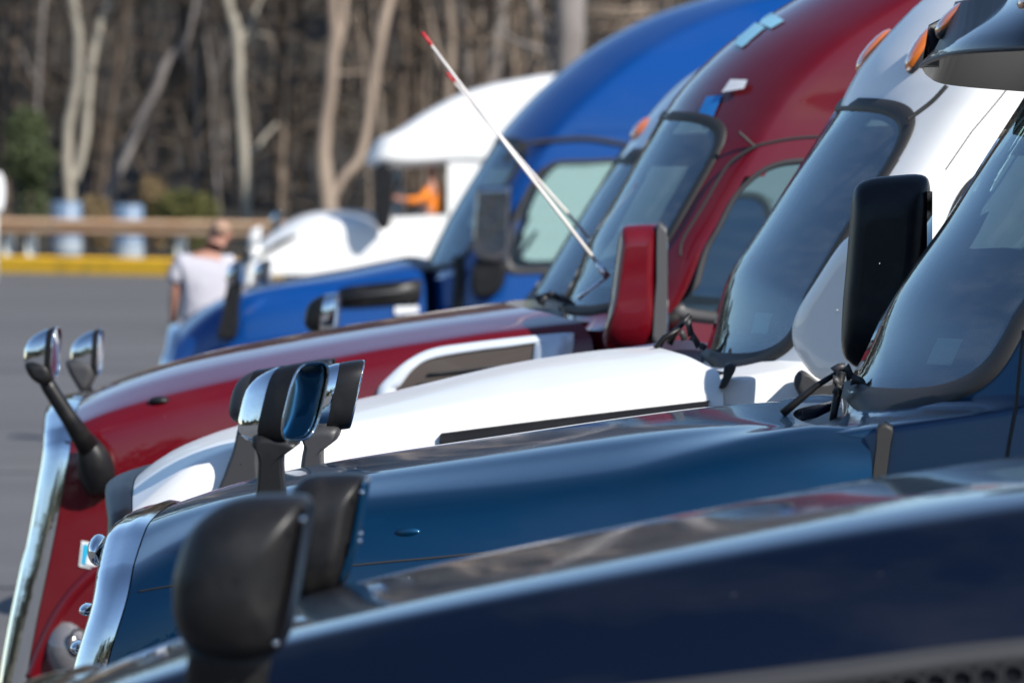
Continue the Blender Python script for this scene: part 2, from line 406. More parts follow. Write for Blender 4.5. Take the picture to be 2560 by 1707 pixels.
            g = G(); cc = Vector((ub + .72, .62, zb + .08)); n_ = Vector((-.8, 0, .55)).normalized(); a_ = Vector((0, 1, 0)); b_ = n_.cross(a_)
            g.tube([cc + (a_ * math.cos(q) + b_ * math.sin(q)) * .22 for q in [2 * math.pi * i / 24 for i in range(25)]], .016, 6)
            g.tube([cc + a_ * .2, cc - a_ * .2], .012, 6)
            s.add('steering_wheel', g, BLACK)
            for x in (-.45, .45):                                   # folded sun blinds behind the top of the screen, an inspection slip low down
                rows = [[s.wp(x + a * .3, zt - .05 - q, -.05) for a in (-1, -.5, 0, .5, 1)] for q in (0, .06, .13)]
                s.add('sun_blind', G().grid(rows), GREYP)
            rows = [[s.wp(-.66 + a * .05, zb + .10 + q, -.004) for a in (-1, 1)] for q in (0, .07)]
            s.add('inspection_slip', G().grid(rows), mat('paper_slip', (.6, .7, .66), .6), s.wsob)
            g = G(); a_ = s.wp(0, zt - .16, -.10); g.ball(a_, (.02, .12, .04)); s.add('grab_handle', G().tube([s.wp(-.84, lerp(zb, zt, .35), -.10), s.wp(-.83, lerp(zb, zt, .5), -.15), s.wp(-.84, lerp(zb, zt, .7), -.12)], .014, 6), GREYP)
        return s.cab
    def cowl(s, m=None, drop=.03):
        rows = []
        top = [t for t in range(s.nt) if abs(s.hrows[-1][t].y - VC) < .86]
        for q in (0, .12, .5, 1):
            r = []
            for t in top:
                h = s.hrows[-1][t]; x = max(-.97, min(.97, (h.y - VC) / (VC - s.cv0(s.wsb)))); w = s.wp(x, s.wsb - .02, .0)
                p = lerp(h + Vector((.012, 0, -.035 if q == 0 else -.045)), w + Vector((.02, 0, -.02)), q)
                r.append(p)
            rows.append(r)
        s.add('cowl', G().grid(rows), m or GREYP, ang=60)
    def wiper_px(s, arm, hub, v):
        o = s.add('wiper', G().tube([s.pt(x, y, v) for x, y in arm], [.013, .011, .009, .007][:len(arm)], 8), BLACK)
        g = G(); r_ = random.Random(len(arm))
        for i in range(len(hub) - 1):
            a, b = s.pt(*hub[i], v - .03), s.pt(*hub[i + 1], v - .03); g.tube([a, lerp(a, b, .5) + Vector((0, 0, .008)), b], [.017, .011, .013], 7)
        s.add('wiper_link', g, GREYP, o)
        return o
    def wiper(s, x0, x1, z0=None, z1=None, park=True):
        zb = s.wsb if z0 is None else z0
        a = s.wp(x0, zb - .05, .03); k = s.wp((x0 + x1) / 2, lerp(zb, z1, .55) if z1 else zb + .06, .055); e = s.wp(x1, z1 if z1 else zb + .1, .03)
        o = s.add('wiper', G().tube([a, lerp(a, k, .5) + Vector((-.01, 0, .01)), k], [.014, .009, .007], 6), BLACK)
        b0, b1 = s.wp(lerp(x0, x1, .25), lerp(zb, z1, .2) if z1 else zb + .03, .02), s.wp(x1 + (x1 - x0) * .35, (z1 + (z1 - zb) * .5) if z1 else zb + .14, .02)
        s.add('wiper_blade', G().tube([b0, lerp(b0, b1, .5) + Vector((-.02, 0, .01)), b1], .009, 6), BLACK, o)
        return o
    def front_wheel(s, u, r=.5):
        for near in (True, False):
            v = .02 if near else 2 * VC - .02; d = 1 if near else -1
            def lathe(pr, n=32): return [[(u + a * math.cos(q), v + b * d, r + a * math.sin(q)) for q in [2 * math.pi * i / n for i in range(n)]] for a, b in pr]
            w = s.add('wheel', G().grid(lathe([(.30, .02), (.36, .0), (.46, -.005), (.495, .03), (.50, .08), (.50, .22), (.47, .28), (.3, .28)]), close_v=True, flip=near), TYRE)
            s.add('rim', G().grid(lathe([(.30, .02), (.285, .05), (.24, .10), (.12, .10), (.11, .02), (.05, .0), (.001, .0)]), close_v=True, flip=near), ALU, w)
    def chassis(s, u0, u1):
        for v in (.75, 1.65):
            g = G().box((u0, v - .04, .72), (u1, v + .04, 1.0)); s.add('frame_rail', g, BLACK, smooth=False)
    def bumper(s, m, z0=.32, z1=.68, fwd=.22, ud=0.):
        z = s.hrows[0][0].z; u = s.hrows[0][0].x
        rows = []
        for zz, o in ((z0, .06), (z0 + .05, 0), (z1 - .04, 0), (z1, .05), (z1, .14)):
            rows.append([(u + ud - fwd * (1 - abs(x) ** 3) + o + .35 * max(0, abs(x) - .85) / .15, VC + x * 1.2, zz) for x in [i / 12 - 1 for i in range(25)]])
        s.add('bumper', G().grid(rows), m)

def mirror_head(T, c, h, w, d, yaw=0., lean=.2, parent=None, shell=CHROME, band=BLACK, gl=MIRROR, split=.5, ex=3.2, name='hood_mirror', taper=.0, mountz=.0):
    """rounded mirror head: glass faces back, the shell bulges forward"""
    c = Vector(c); yw = math.radians(yaw); n = Vector((math.cos(yw), -math.sin(yw), 0)); sd = Vector((math.sin(yw), math.cos(yw), 0))
    def pnt(a, q, sc=1.):
        x = math.copysign(abs(math.cos(a)) ** (2 / ex), math.cos(a)) * w / 2; z = math.copysign(abs(math.sin(a)) ** (2 / ex), math.sin(a)) * h / 2
        x *= (1 + taper * z / h); scz = sc
        return c + sd * x * sc + Vector((0, 0, 1)) * (z * scz) + n * (-q * d) + Vector((lean * z * scz, 0, 0)) + Vector((0, 0, -.10 * h * q))
    N = 36; A = [2 * math.pi * i / N for i in range(N)]
    prof = [(0, .93), (-.02, .985), (.02, 1.0), (.25, 1.0), (.42, .985), (.5, .965)]
    prof2 = [(.5, .975), (.56, .965), (.68, .90), (.8, .80), (.9, .66), (.97, .45), (1.0, .2), (1.0, .02)]
    sp = split / .5
    hs = T.add(name, G().grid([[pnt(a, q * sp, k) for a in A] for q, k in prof], close_v=True), band, parent, ang=50)
    T.add('mirror_shell', G().grid([[pnt(a, split + (q - .5) / .5 * (1 - split), k) for a in A] for q, k in prof2], close_v=True), shell, hs, ang=60)
    g = G()
    rows = [[pnt(a, .03 + .10 * (1 - k * k) * -.6, .935 * k) for a in A] for k in (1, .8, .6, .4, .2, .02)]
    T.add('mirror_glass', g.grid(rows, close_v=True, flip=False), gl, hs)
    T.add('mirror_rim', G().tube([pnt(a, .0, .965) for a in A + A[:1]], .004, 6, cap=False), shell if shell is CHROME else GREYP, hs)
    return hs
def slab(poly, v0, v1, r=.03, n=5, sub=5, closed_curve=True, dz=0):
    """side outline given thickness across the truck, edges rounded"""
    P = curve(poly, sub, True) if closed_curve else [Vector(q) for q in poly]
    c = sum(P, Vector((0, 0))) / len(P); rows = []
    ext = max((q - c).length for q in P)
    k0 = 1 - r / ext * 1.6; prof = [(v0, .02), (v0, k0 * .96)] + [(v0 + r * (1 - math.sin(a)), 1 - (1 - math.cos(a)) * r / ext * 1.6) for a in [math.pi / 2 * (1 - i / n) for i in range(n + 1)]]
    prof += [(v1 - (q - v0), k) for q, k in reversed(prof)]
    for v, k in prof: rows.append([(c.x + (q.x - c.x) * k, v, c.y + (q.y - c.y) * k) for q in P])
    return G().grid(rows, close_v=True, flip=False)
def ribbon(pts_out, pts_in, v, t):                                  # flat band between two outlines, t thick
    a = [(u, v, z) for u, z in pts_out]; b = [(u, v, z) for u, z in pts_in]
    a2 = [(u, v + t, z) for u, z in pts_out]; b2 = [(u, v + t, z) for u, z in pts_in]
    return G().grid([a2, a, b, b2])
#PARTS
# ------------------------------------------------------------------ the lot, kerb and ground
ASPH = mat('asphalt', (.085, .083, .085), .85, noise=(.5, (.115, .112, .112), (.25, 1.2, 1), .35, .7), bump=(90, .4, .004))
KERB_Y = 81.0
g = G(); g.grid([[(x, y, 0) for x in (-60, -30, -10, 0, 10, 30, 60)] for y in (-90, -20, 0, 10, 20, 30, 45, 60, 84)], flip=True)
tagit(g.mk('parking_lot', ASPH, smooth=False), kind='structure')
LEAF = mat('leaf_litter', (.035, .026, .018), .95, noise=(3, (.02, .017, .010), (1, 1, 1), .35, .65), bump=(25, .6, .03))
def gz(x, y): return .12 + max(0, y - 84) * .05 + max(0, y - 120) * .10 + .12 * math.sin(x * .9) * math.sin(y * .5) * (y > 83)
g = G(); g.grid([[(x, y, gz(x, y)) for x in [i * 2.5 - 100 for i in range(81)]] for y in [83.2, 84, 86, 89, 93, 98, 104, 112, 122, 135, 150, 175, 210, 260]], flip=True)
tagit(g.mk('woodland_floor', LEAF), kind='structure')
g = G(); g.grid([[(x, y, -.02 - .0 * y) for x in (-900, 0, 900)] for y in (-900, 0, 1200)], flip=True)
tagit(g.mk('ground', LEAF, smooth=False), kind='structure')
# parking bay lines
PAINTW = mat('worn_white_line', (.55, .55, .54), .7, noise=(8, (.2, .2, .2), (1, 1, 1), .4, .75))
for y in [7.7 + 3.95 * i for i in range(9)]:
    tagit(G().grid([[(-1.2, y, .004), (9, y - .35, .004)], [(-1.2, y + .1, .004), (9, y - .25, .004)]], flip=True).mk('bay_line', PAINTW, smooth=False), kind='structure')
TAR = mat('tar_seam', (.03, .03, .033), .7)
for yy, x0, x1 in ((28.6, -8, 1), (24.2, -9, 0), (37.5, -9, 1), (52.0, -12, 2)):
    a = []; b = []; q = random.Random(int(yy))
    for i in range(25):
        x = lerp(x0, x1, i / 24); y = yy + .10 * math.sin(x * 1.3) + q.uniform(-.05, .05); a.append((x, y, .004)); b.append((x, y + q.uniform(.03, .09), .004))
    tagit(G().grid([a, b], flip=True).mk('tar_seam', TAR, smooth=False), kind='structure')
# yellow kerb, one stone after another, running slightly towards the viewer on the right
YEL = mat('yellow_kerb_paint', (.95, .52, .02), .6, noise=(4, (.5, .30, .04), (1, 1, 1), .5, .8))
def ky(x): return 83.4 - 1.0 * (x + 8.2)
kr = empty('kerb', (0, 81, 0)); tagit(kr, 'long yellow painted kerb between the asphalt and the guardrail', 'kerb')
def kline(x): return 82.2 - 1.42 * (x + 8.2) if x < 4 else 82.2 - 1.42 * 12.2
k0 = None
for i in range(30):
    xa, xb = -34 + i * 1.8, -34 + i * 1.8 + 1.785
    ya, yb = 82.2 - .62 * (xa + 8.2) * .9, 82.2 - .62 * (xb + 8.2) * .9
    L = math.hypot(xb - xa, (yb - ya) * KD)
    if k0 is None:
        rows = [[(x, a, b) for a, b in ((0, -.05), (0, .23), (.03, .26), (.27, .26), (.30, .23), (.30, 0))] for x in (0, L)]
        k0 = G().grid(rows).mk('kerb_stone', YEL, smooth=False); o = k0
    else: o = k0.copy(); C.objects.link(o)
    o.parent = kr; o.location = (xa, (ya - 81) * KD, 0); o.rotation_euler = (0, 0, math.atan2((yb - ya) * KD, xb - xa))
# guardrail: rust brown w-beam on pale posts
CORT = mat('weathered_steel', (.55, .32, .18), .6, noise=(5, (.60, .42, .27), (.3, 1, 1), .35, .7))
POST = mat('pale_post', (.62, .64, .60), .6)
gr = empty('guardrail', (0, 83, 0)); tagit(gr, 'rust brown steel guardrail on pale posts behind the yellow kerb', 'guardrail')
RY = lambda x: 83.4 - .50 * (x + 8.2)
for i in range(14):
    xa, xb = -34 + i * 3.81, -34 + (i + 1) * 3.81 - .01
    pr = [(0, .55), (-.05, .57), (-.08, .62), (-.04, .66), (-.01, .68), (-.04, .70), (-.08, .74), (-.05, .79), (0, .81)]
    G().grid([[(x, RY(x) - 83 + a, b + .02) for a, b in pr] for x in (xa, (xa + xb) / 2, xb)], flip=True).mk('rail_beam', CORT, gr)
    for xx in (xa + .3,):
        xx = xa + 0.0
for px, Yp in ((25, 83.6), (79, 83.3), (438, 80.6), (620, 79.5), (-160, 85), (-330, 86)):
    x = gx(px, Yp); y = RY(x) - 83
    G().box((x - .075, y + .01, 0), (x + .075, y + .17, .66)).mk('post', POST, gr, smooth=False)
# two blue drums beyond the rail
DRUM = mat('blue_drum_plastic', (.11, .17, .26), .45, noise=(3, (.17, .23, .31), (1, 1, 1), .4, .7))
DRUMG = mat('drum_band', (.26, .30, .34), .5)
for px, top, lab in ((166, 504, 'blue plastic drum behind the guardrail, in front of the pale forked tree'), (320, 511, 'blue plastic drum behind the guardrail, nearer to the walking man')):
    Y = 84.6; x = gx(px, Y); r = .25
    dr = empty('drum', (x, Y, gz(x, Y))); tagit(dr, lab, 'drum', 'blue drums behind the guardrail')
    zt = at(px, top, Y).z - gz(x, Y)
    pr = [(.9, 0), (1, .03), (1, .33), (1.05, .35), (1, .37), (1, .66), (1.05, .68), (1, .70), (1, .96), (.93, 1.), (.9, .98), (.1, .98)]
    G().grid([[(r * a * math.cos(q), r * a * math.sin(q), b * zt) for q in [2 * math.pi * i / 24 for i in range(24)]] for a, b in pr], close_v=True).mk('drum_body', DRUM, dr)
    G().grid([[(r * a * math.cos(q), r * a * math.sin(q), b * zt) for q in [2 * math.pi * i / 24 for i in range(24)]] for a, b in ((1.02, .05), (1.03, .06), (1.03, .30), (1.02, .31))], close_v=True).mk('label_band', DRUMG, dr)
Y = 78; P = at(2, 478, Y)
sg = empty('marker_post', (gx(-6, Y), Y, 0)); tagit(sg, 'small white rounded marker sign on a post at the left edge above the guardrail', 'sign')
g = slab([(-.16, P.z - .28), (-.10, P.z - .32), (.06, P.z - .28), (.10, P.z), (.06, P.z + .24), (-.05, P.z + .28), (-.16, P.z + .24)], -.04, .04, .02); g.mk('sign_plate', mat('white_plate', (.8, .8, .8), .4), sg)
G().tube([(-.04, .06, 0), (-.04, .06, P.z)], .03, 8).mk('post', POST, sg)

# ------------------------------------------------------------------ trees
BARKS = {'pale': mat('pale_bark', (.29, .26, .21), .9, noise=(2.5, (.17, .155, .13), (1, 1, .35), .4, .7)),
         'tan': mat('tan_bark', (.25, .195, .15), .9, noise=(2.5, (.16, .12, .095), (1, 1, .35), .4, .7)),
         'grey': mat('grey_bark', (.20, .18, .17), .9, noise=(3, (.12, .10, .095), (1, 1, .35), .4, .7)),
         'brown': mat('brown_bark', (.105, .076, .056), .9, noise=(3, (.06, .043, .032), (1, 1, .35), .4, .7)),
         'dark': mat('dark_bark', (.036, .030, .026), .9)}
rnd = random.Random(3)
def twigs(h0, h1, R, n, seed, thick=.022):
    r_ = random.Random(seed); g = G()
    for i in range(n):
        z = lerp(h0, h1, r_.random() ** .8); a = r_.random() * 6.28; L = R * (.35 + .65 * r_.random()) * (1.15 - .55 * (z - h0) / (h1 - h0))
        p = Vector((0, 0, z)); d = Vector((math.cos(a), math.sin(a), .5 + .7 * r_.random())).normalized(); pts = [p.copy()]
        for k in range(4):
            p = p + d * L / 4; d = (d + Vector((r_.uniform(-.3, .3), r_.uniform(-.3, .3), r_.uniform(-.1, .25)))).normalized(); pts.append(p.copy())
            if k > 0:
                q = p.copy(); e = (d + Vector((r_.uniform(-.9, .9), r_.uniform(-.9, .9), r_.uniform(-.2, .6)))).normalized()
                g.tube([q, q + e * L * .22, q + e * L * .4 + Vector((0, 0, .1 * L))], [thick * .5, thick * .35, thick * .15], 3, cap=False)
        g.tube(pts, [thick * 1.4, thick * 1.1, thick * .8, thick * .5, thick * .2], 4, cap=False)
    return g
crowns = []
for k in range(3): 
    o = twigs(3.2, 13, 3.0, 130, 11 + k).mk('crown', BARKS['brown']); crowns.append(o.data); bpy.data.objects.remove(o)
low = []
for k in range(3):
    o = twigs(.8, 7, 1.6, 26, 31 + k, .014).mk('limbs', BARKS['grey']); low.append(o.data); bpy.data.objects.remove(o)
def tree(pts, wpx, Y, bark, label, forks=(), crown=True, cat='tree', grp='bare trees beyond the guardrail', bump_=True):
    """pts: course of the trunk, wpx its widths in the same order (bottom first)"""
    k = Y * KD / FPX; P = [at(x, y, Y) for x, y in pts]
    b = P[0]; z0 = gz(b.x, Y); base = Vector((b.x - (P[1].x - b.x) * (b.z - z0) / max(.3, P[1].z - b.z) * .5, Y, z0))
    t = empty('tree', base); tagit(t, label, cat, grp)
    ws = wpx if isinstance(wpx, (list, tuple)) else [wpx] * len(P)
    d = (P[-1] - P[-2]).normalized(); top = P[-1]
    ext = [top + Vector((d.x * 1.5 * q * .6, (q * .1), q * 2.6)) for q in (1, 2, 3)]
    path = [base - Vector((0, 0, .1))] + P + ext; rad = [ws[0] * .62 * k] + [w * k / 2 for w in ws] + [ws[-1] * k / 2 * q for q in (.75, .5, .2)]
    path3 = curve([(p.x, p.y, p.z) for p in path], 3); rad3 = [interp(list(range(len(rad))), rad, i / 3) for i in range(len(path3))]
    pl = [p - base + Vector((rnd.uniform(-.01, .01), 0, 0)) for p in path3]
    G().tube(pl, [r * (1 + rnd.uniform(-.05, .05)) for r in rad3], 9).mk('trunk', BARKS[bark], t)
    for fp, fw in forks:
        Q = [at(x, y, Y) - base + Vector((0, .12 * i, 0)) for i, (x, y) in enumerate(fp)]
        if fp[-1][1] <= 5: dd = (Q[-1] - Q[-2]).normalized(); Q += [Q[-1] + dd * 2.5, Q[-1] + dd * 5]
        Q = curve([tuple(q) for q in Q], 3)
        fl = fw if isinstance(fw, (list, tuple)) else (fw, fw * .7)
        G().tube(Q, [lerp(fl[0], fl[1], i / (len(Q) - 1)) * k / 2 for i in range(len(Q))], 8).mk('limb', BARKS[bark], t)
    if crown:
        c = bpy.data.objects.new('crown', rnd.choice(crowns)); C.objects.link(c); c.parent = t; c['kind'] = 'stuff'
        c.rotation_euler = (0, 0, rnd.random() * 6.28); c.scale = [rnd.uniform(.85, 1.15)] * 3
        c.location = (0, 0, rnd.uniform(0, 1.2))
    return t
tree([(174, 501), (168, 400), (172, 300), (190, 215), (196, 134), (190, 60), (182, 0)], [30, 28, 26, 26, 26, 26, 26], 88, 'pale', 'pale forked tree rising behind the left blue drum',
     forks=[([(184, 455), (200, 400), (212, 330), (216, 250), (224, 160), (240, 80), (262, 0)], (24, 18))])
tree([(12, 560), (16, 400), (24, 250), (30, 150), (36, 60), (40, 0)], [50, 48, 46, 42, 36, 34], 90, 'brown', 'broad brown trunk at the left edge beyond the green shrub')
tree([(112, 480), (113, 250), (114, 120), (118, 0)], [16, 15, 15, 14], 95, 'brown', 'thin brown tree between the left edge trunk and the pale forked tree')
tree([(262, 530), (290, 440), (325, 364), (352, 300), (383, 237), (410, 170), (432, 134), (470, 80)], [34, 32, 28, 26, 26, 24, 22, 16], 89, 'grey', 'leaning grey brown tree rising to the right above the second drum')
tree([(262, 420), (268, 344), (283, 237), (302, 96), (318, 0)], [20, 22, 22, 20, 18], 93, 'brown', 'slender brown tree behind the base of the leaning tree')
tree([(405, 500), (412, 440), (420, 350), (440, 191), (452, 90), (463, 0)], [38, 42, 44, 46, 44, 42], 97, 'dark', 'dark charcoal trunk to the left of the walking man')
tree([(505, 500), (520, 400), (515, 300), (508, 160), (520, 0)], [20, 18, 22, 18, 18], 98, 'brown', 'thin dull brown tree directly above the man')
tree([(616, 574), (616, 490), (612, 402), (604, 310), (596, 230), (596, 160), (592, 96), (582, 40), (570, 0)], [24, 28, 30, 28, 26, 28, 28, 26, 24], 87, 'pale', 'slim pale crooked tree just right of the walking man',
     forks=[([(612, 400), (640, 370), (662, 340), (690, 310)], (14, 8)), ([(598, 100), (625, 60), (640, 20), (650, -5)], (12, 8)), ([(600, 110), (640, 85), (680, 95)], (9, 4))])
tree([(700, 540), (702, 400), (694, 300), (708, 150), (702, 0)], [44, 42, 40, 36, 34], 96, 'brown', 'wide dull brown trunk between two pale trees above the far white hood')
tree([(822, 527), (812, 450), (806, 383), (814, 300), (824, 230), (830, 150), (836, 77), (830, 0)], [50, 46, 40, 36, 36, 36, 34, 30], 86, 'tan', 'thick tan tree rising behind the far white hood',
     forks=[([(836, 140), (855, 70), (860, 0)], (22, 20)), ([(828, 500), (860, 440), (893, 405), (915, 330), (928, 230), (946, 120), (958, 50), (970, 0)], (24, 30)), ([(838, 185), (880, 182), (920, 178)], (9, 5))])
tree([(1000, 520), (1000, 300), (1010, 150), (1002, 0)], [26, 24, 24, 20], 94, 'brown', 'thin brown tree behind the tip of the whip antenna')
tree([(1120, 400), (1118, 250), (1130, 100), (1122, 0)], [22, 22, 20, 18], 92, 'tan', 'thin tan tree above the left of the white cab roof',
     forks=[([(1120, 200), (1090, 120), (1075, 40), (1070, 0)], (12, 9))])
tree([(1225, 330), (1230, 190), (1240, 90), (1246, 0)], [42, 42, 42, 40], 97, 'grey', 'blue grey trunk behind the white cab roof')
tree([(1418, 330), (1420, 190), (1422, 90), (1420, 0)], [76, 76, 80, 84], 88, 'grey', 'very thick light grey trunk above the blue cab roof',
     forks=[([(1400, 150), (1340, 120), (1280, 100), (1255, 70)], (14, 7)), ([(1380, 110), (1350, 50), (1330, 0)], (14, 10))])
for x, w, Y, bk, lab in ((60, 14, 101, 'grey', 'thin grey tree near the left edge above the green shrub'), (232, 12, 103, 'brown', 'narrow brown stem right of the pale forked tree'),
        (352, 14, 104, 'brown', 'narrow brown stem crossing behind the leaning tree'), (560, 14, 102, 'grey', 'narrow grey stem left of the slim pale tree'), (655, 14, 99, 'grey', 'narrow grey stem right of the slim pale tree'),
        (752, 16, 100, 'brown', 'narrow brown stem left of the thick tan tree'), (880, 12, 99, 'tan', 'narrow tan stem in the gap of the forked tan tree'), (1045, 16, 101, 'brown', 'brown stem right of the whip antenna tip'),
        (1080, 14, 95, 'tan', 'tan stem above the far white cab roof'), (1175, 14, 100, 'tan', 'tan stem left of the blue grey trunk'), (1295, 18, 101, 'brown', 'brown stem right of the blue grey trunk'),
        (1345, 16, 93, 'tan', 'tan stem left of the very thick grey trunk'), (1530, 20, 99, 'brown', 'brown stem right of the very thick grey trunk'), (1610, 24, 103, 'grey', 'grey stem nearest to the blue cab roof top')):
    tree([(x + rnd.uniform(-12, 12), 500), (x + rnd.uniform(-6, 6), 330), (x, 160), (x + rnd.uniform(-14, 14), 0)], [w * 1.2, w * 1.1, w, w * .9], Y, bk, lab)
# trees out of frame that shade and mirror in the bodywork
for i in range(0): pass
for n_, (x, Yb) in enumerate(((-24, 88), (-19, 91), (-14.5, 87), (10, 88), (13, 90), (16.5, 87), (20, 92), (24, 88), (28, 90), (33, 88), (-29, 90))):
    k = rnd.randrange(3); t = empty('tree', (x, Yb, gz(x, Yb))); tagit(t, 'bare tan tree at the outer edge of the wood, %s in the outer row' % ['seventh', 'eighth', 'ninth', 'first', 'second', 'third', 'fourth', 'fifth', 'sixth', 'tenth', 'eleventh'][n_], 'tree', 'outer bare trees of the wood')
    G().tube([(0, 0, -.1), (.1, 0, 3), (0, .1, 7), (.2, 0, 12)], [.2, .17, .13, .05], 8).mk('trunk', BARKS['tan'], t)
    c = bpy.data.objects.new('crown', crowns[k]); C.objects.link(c); c.parent = t; c['kind'] = 'stuff'
# the mass of the wood behind
g = G(); r2 = random.Random(5)
for i in range(800):
    y = lerp(99, 175, r2.random()); x = r2.uniform(-70, 75); z = gz(x, y); w = r2.choice((.03, .05, .08, .16)); l = r2.uniform(-2.4, 2.4); h = r2.uniform(8, 15)
    g.tube([(x, y, z - .2), (x + l * .4, y, z + h * .4), (x + l, y, z + h)], [w, w * .8, w * .3], 5, cap=False)
tagit(g.mk('wood', BARKS['dark']), kind='stuff')
def needles(cx, cy, z0, rx, ry, rz, n, seed, sz=.16):
    q_ = random.Random(seed); vs = []; fs = []
    for i in range(n):
        a = q_.random() * 6.28; t = q_.random() ** .45; u = q_.uniform(-1, 1); s_ = math.sqrt(1 - u * u)
        p = Vector((cx + rx * t * s_ * math.cos(a), cy + ry * t * s_ * math.sin(a), z0 + rz * t * u))
        d = Vector((q_.uniform(-1, 1), q_.uniform(-1, 1), q_.uniform(-.7, .7))).normalized() * sz * q_.uniform(.6, 1.5); e = d.cross(Vector((q_.uniform(-1, 1), q_.uniform(-1, 1), q_.uniform(-1, 1)))).normalized() * sz * .45
        k = len(vs); vs += [p - d, p + e, p + d, p - e]; fs.append((k, k + 1, k + 2, k + 3))
    return vs, fs
def foliage(name, blobs, m, parent=None, seed=1, sz=.16):
    g = G()
    for i, (c, r, n) in enumerate(blobs): g.add(*needles(*c, *r, n, seed + i, sz))
    return g.mk(name, m, parent, smooth=False)
DARKLEAF = mat('near_black_foliage', (.018, .022, .014), .9); BRACK = mat('dry_bracken', (.045, .033, .021), .95)
bl = []
for i in range(150):
    y = r2.uniform(118, 178); x = r2.uniform(-75, 80); bl.append(((x, y, gz(x, y) + r2.uniform(1, 15)), (r2.uniform(2, 4.5), 2.5, r2.uniform(1.5, 4)), 420))
tagit(foliage('wood_shade_foliage', bl, DARKLEAF, seed=100, sz=.5), kind='stuff')  # foliage added and coloured near black to stand in for the wood's shade
bl = []
for i in range(260):
    y = r2.uniform(97, 125); x = r2.uniform(-40, 45); bl.append(((x, y, gz(x, y) + r2.uniform(.0, 1.2)), (r2.uniform(.8, 2), 1, r2.uniform(.4, 1.3)), 60))
tagit(foliage('undergrowth', bl, BRACK, seed=400, sz=.14), kind='stuff')
g = G()
for i in range(1500):                                               # loose thicket of thin branches
    y = r2.uniform(90, 112); x = r2.uniform(-16, 14); z = gz(x, y) + r2.uniform(0, 4.8); d = Vector((r2.uniform(-1, 1), r2.uniform(-.3, .3), r2.uniform(-.2, 1.4))).normalized() * r2.uniform(.5, 2)
    p = Vector((x, y, z)); w = r2.uniform(.008, .026); g.tube([p, p + d * .5 + Vector((r2.uniform(-.15, .15), 0, .05)), p + d], [w, w * .8, w * .4], 3, cap=False)
tagit(g.mk('thicket', mat('thicket_twigs', (.105, .074, .052), .9)), kind='stuff')
g = G()
for i in range(700):
    y = r2.uniform(88, 104); x = r2.uniform(-15, 14); z = gz(x, y) + r2.uniform(.5, 5.2); d = Vector((r2.uniform(-1, 1), r2.uniform(-.3, .3), r2.uniform(-.5, .9))).normalized() * r2.uniform(.4, 1.5)
    p = Vector((x, y, z)); w = r2.uniform(.008, .022); g.tube([p, p + d * .5 + Vector((r2.uniform(-.12, .12), 0, .06)), p + d], [w, w * .8, w * .4], 3, cap=False)
tagit(g.mk('bare_twigs', mat('pale_twigs', (.12, .092, .068), .9)), kind='stuff')
GRN = mat('holly_green', (.050, .066, .024), .8); OLV = mat('olive_leaves', (.085, .085, .022), .8)
for px, py, Y, rx, rz, m, lab in ((65, 330, 87, .38, .42, GRN, 'upper clump of green shrub at the left above the rail'), (70, 405, 86.5, .48, .40, GRN, 'wide green shrub low at the left above the rail'),
        (462, 530, 86, .62, .38, OLV, 'olive green bush beside the walking man'), (380, 500, 87, .25, .42, mat('straw_grass', (.17, .12, .06), .9), 'straw coloured grass clump between drum and olive bush'), (235, 540, 86, .3, .35, mat('straw_grass', (.17, .12, .06), .9), 'straw coloured grass clump between the two drums')):
    P = at(px, py, Y); t = empty('shrub', (P.x, Y, gz(P.x, Y))); tagit(t, lab, 'shrub')
    hh = P.z - gz(P.x, Y)
    foliage('foliage', [((0, 0, hh), (rx, .4, rz), 1500), ((.1, .1, hh * .6), (rx * .7, .3, hh * .5 + .1), 500)], m, t, seed=px, sz=.06)
    G().tube([(0, 0, -.05), (.03, 0, hh * .5), (0, .05, hh)], [.03, .02, .01], 6).mk('stem', BARKS['brown'], t)
r3 = random.Random(77)
SPX = [700, 745, 925, 965, 1025, 1062, 1098, 1150, 1190, 1210, 1270, 1310, 1365, 1490, 1515, 1560, 1590, 1640, 80, 150, 240, 380, 480, 545, 585, 680]
ORD = 'first second third fourth fifth sixth seventh eighth ninth tenth eleventh twelfth thirteenth fourteenth fifteenth sixteenth seventeenth eighteenth nineteenth twentieth twenty-first twenty-second twenty-third twenty-fourth twenty-fifth twenty-sixth'.split()
for i in range(26):
    px = SPX[i] + r3.uniform(-3, 3); Yq = r3.uniform(92, 100); w = r3.uniform(7, 15)
    lean = r3.uniform(-45, 45); bk = r3.choice(('tan', 'brown', 'grey', 'tan'))
    side = 'right' if lean > 0 else 'left'
    where = 'above the far white cab roof' if 930 < px < 1350 else 'beside the blue cab roof' if px >= 1350 else 'between the thick tan tree and the white roof' if px > 860 else 'in the left half of the wood' if px < 560 else 'beside the slim pale tree'
    tree([(px, 500), (px + lean * .3, 340), (px + lean * .5 + r3.uniform(-8, 8), 170), (px + lean, 0)], [w, w, w * .9, w * .7], Yq, bk, 'thin %s sapling leaning %s, %s from the left of the saplings in the wood' % (bk, side, ORD[sorted(SPX).index(SPX[i])]),
         forks=[([(px + lean * .45, 210), (px + lean * .45 + r3.choice((-1, 1)) * r3.uniform(25, 60), 120), (px + lean * .5 + r3.choice((-1, 1)) * r3.uniform(40, 90), 30)], (w * .6, w * .3))], grp='thin saplings in the wood')
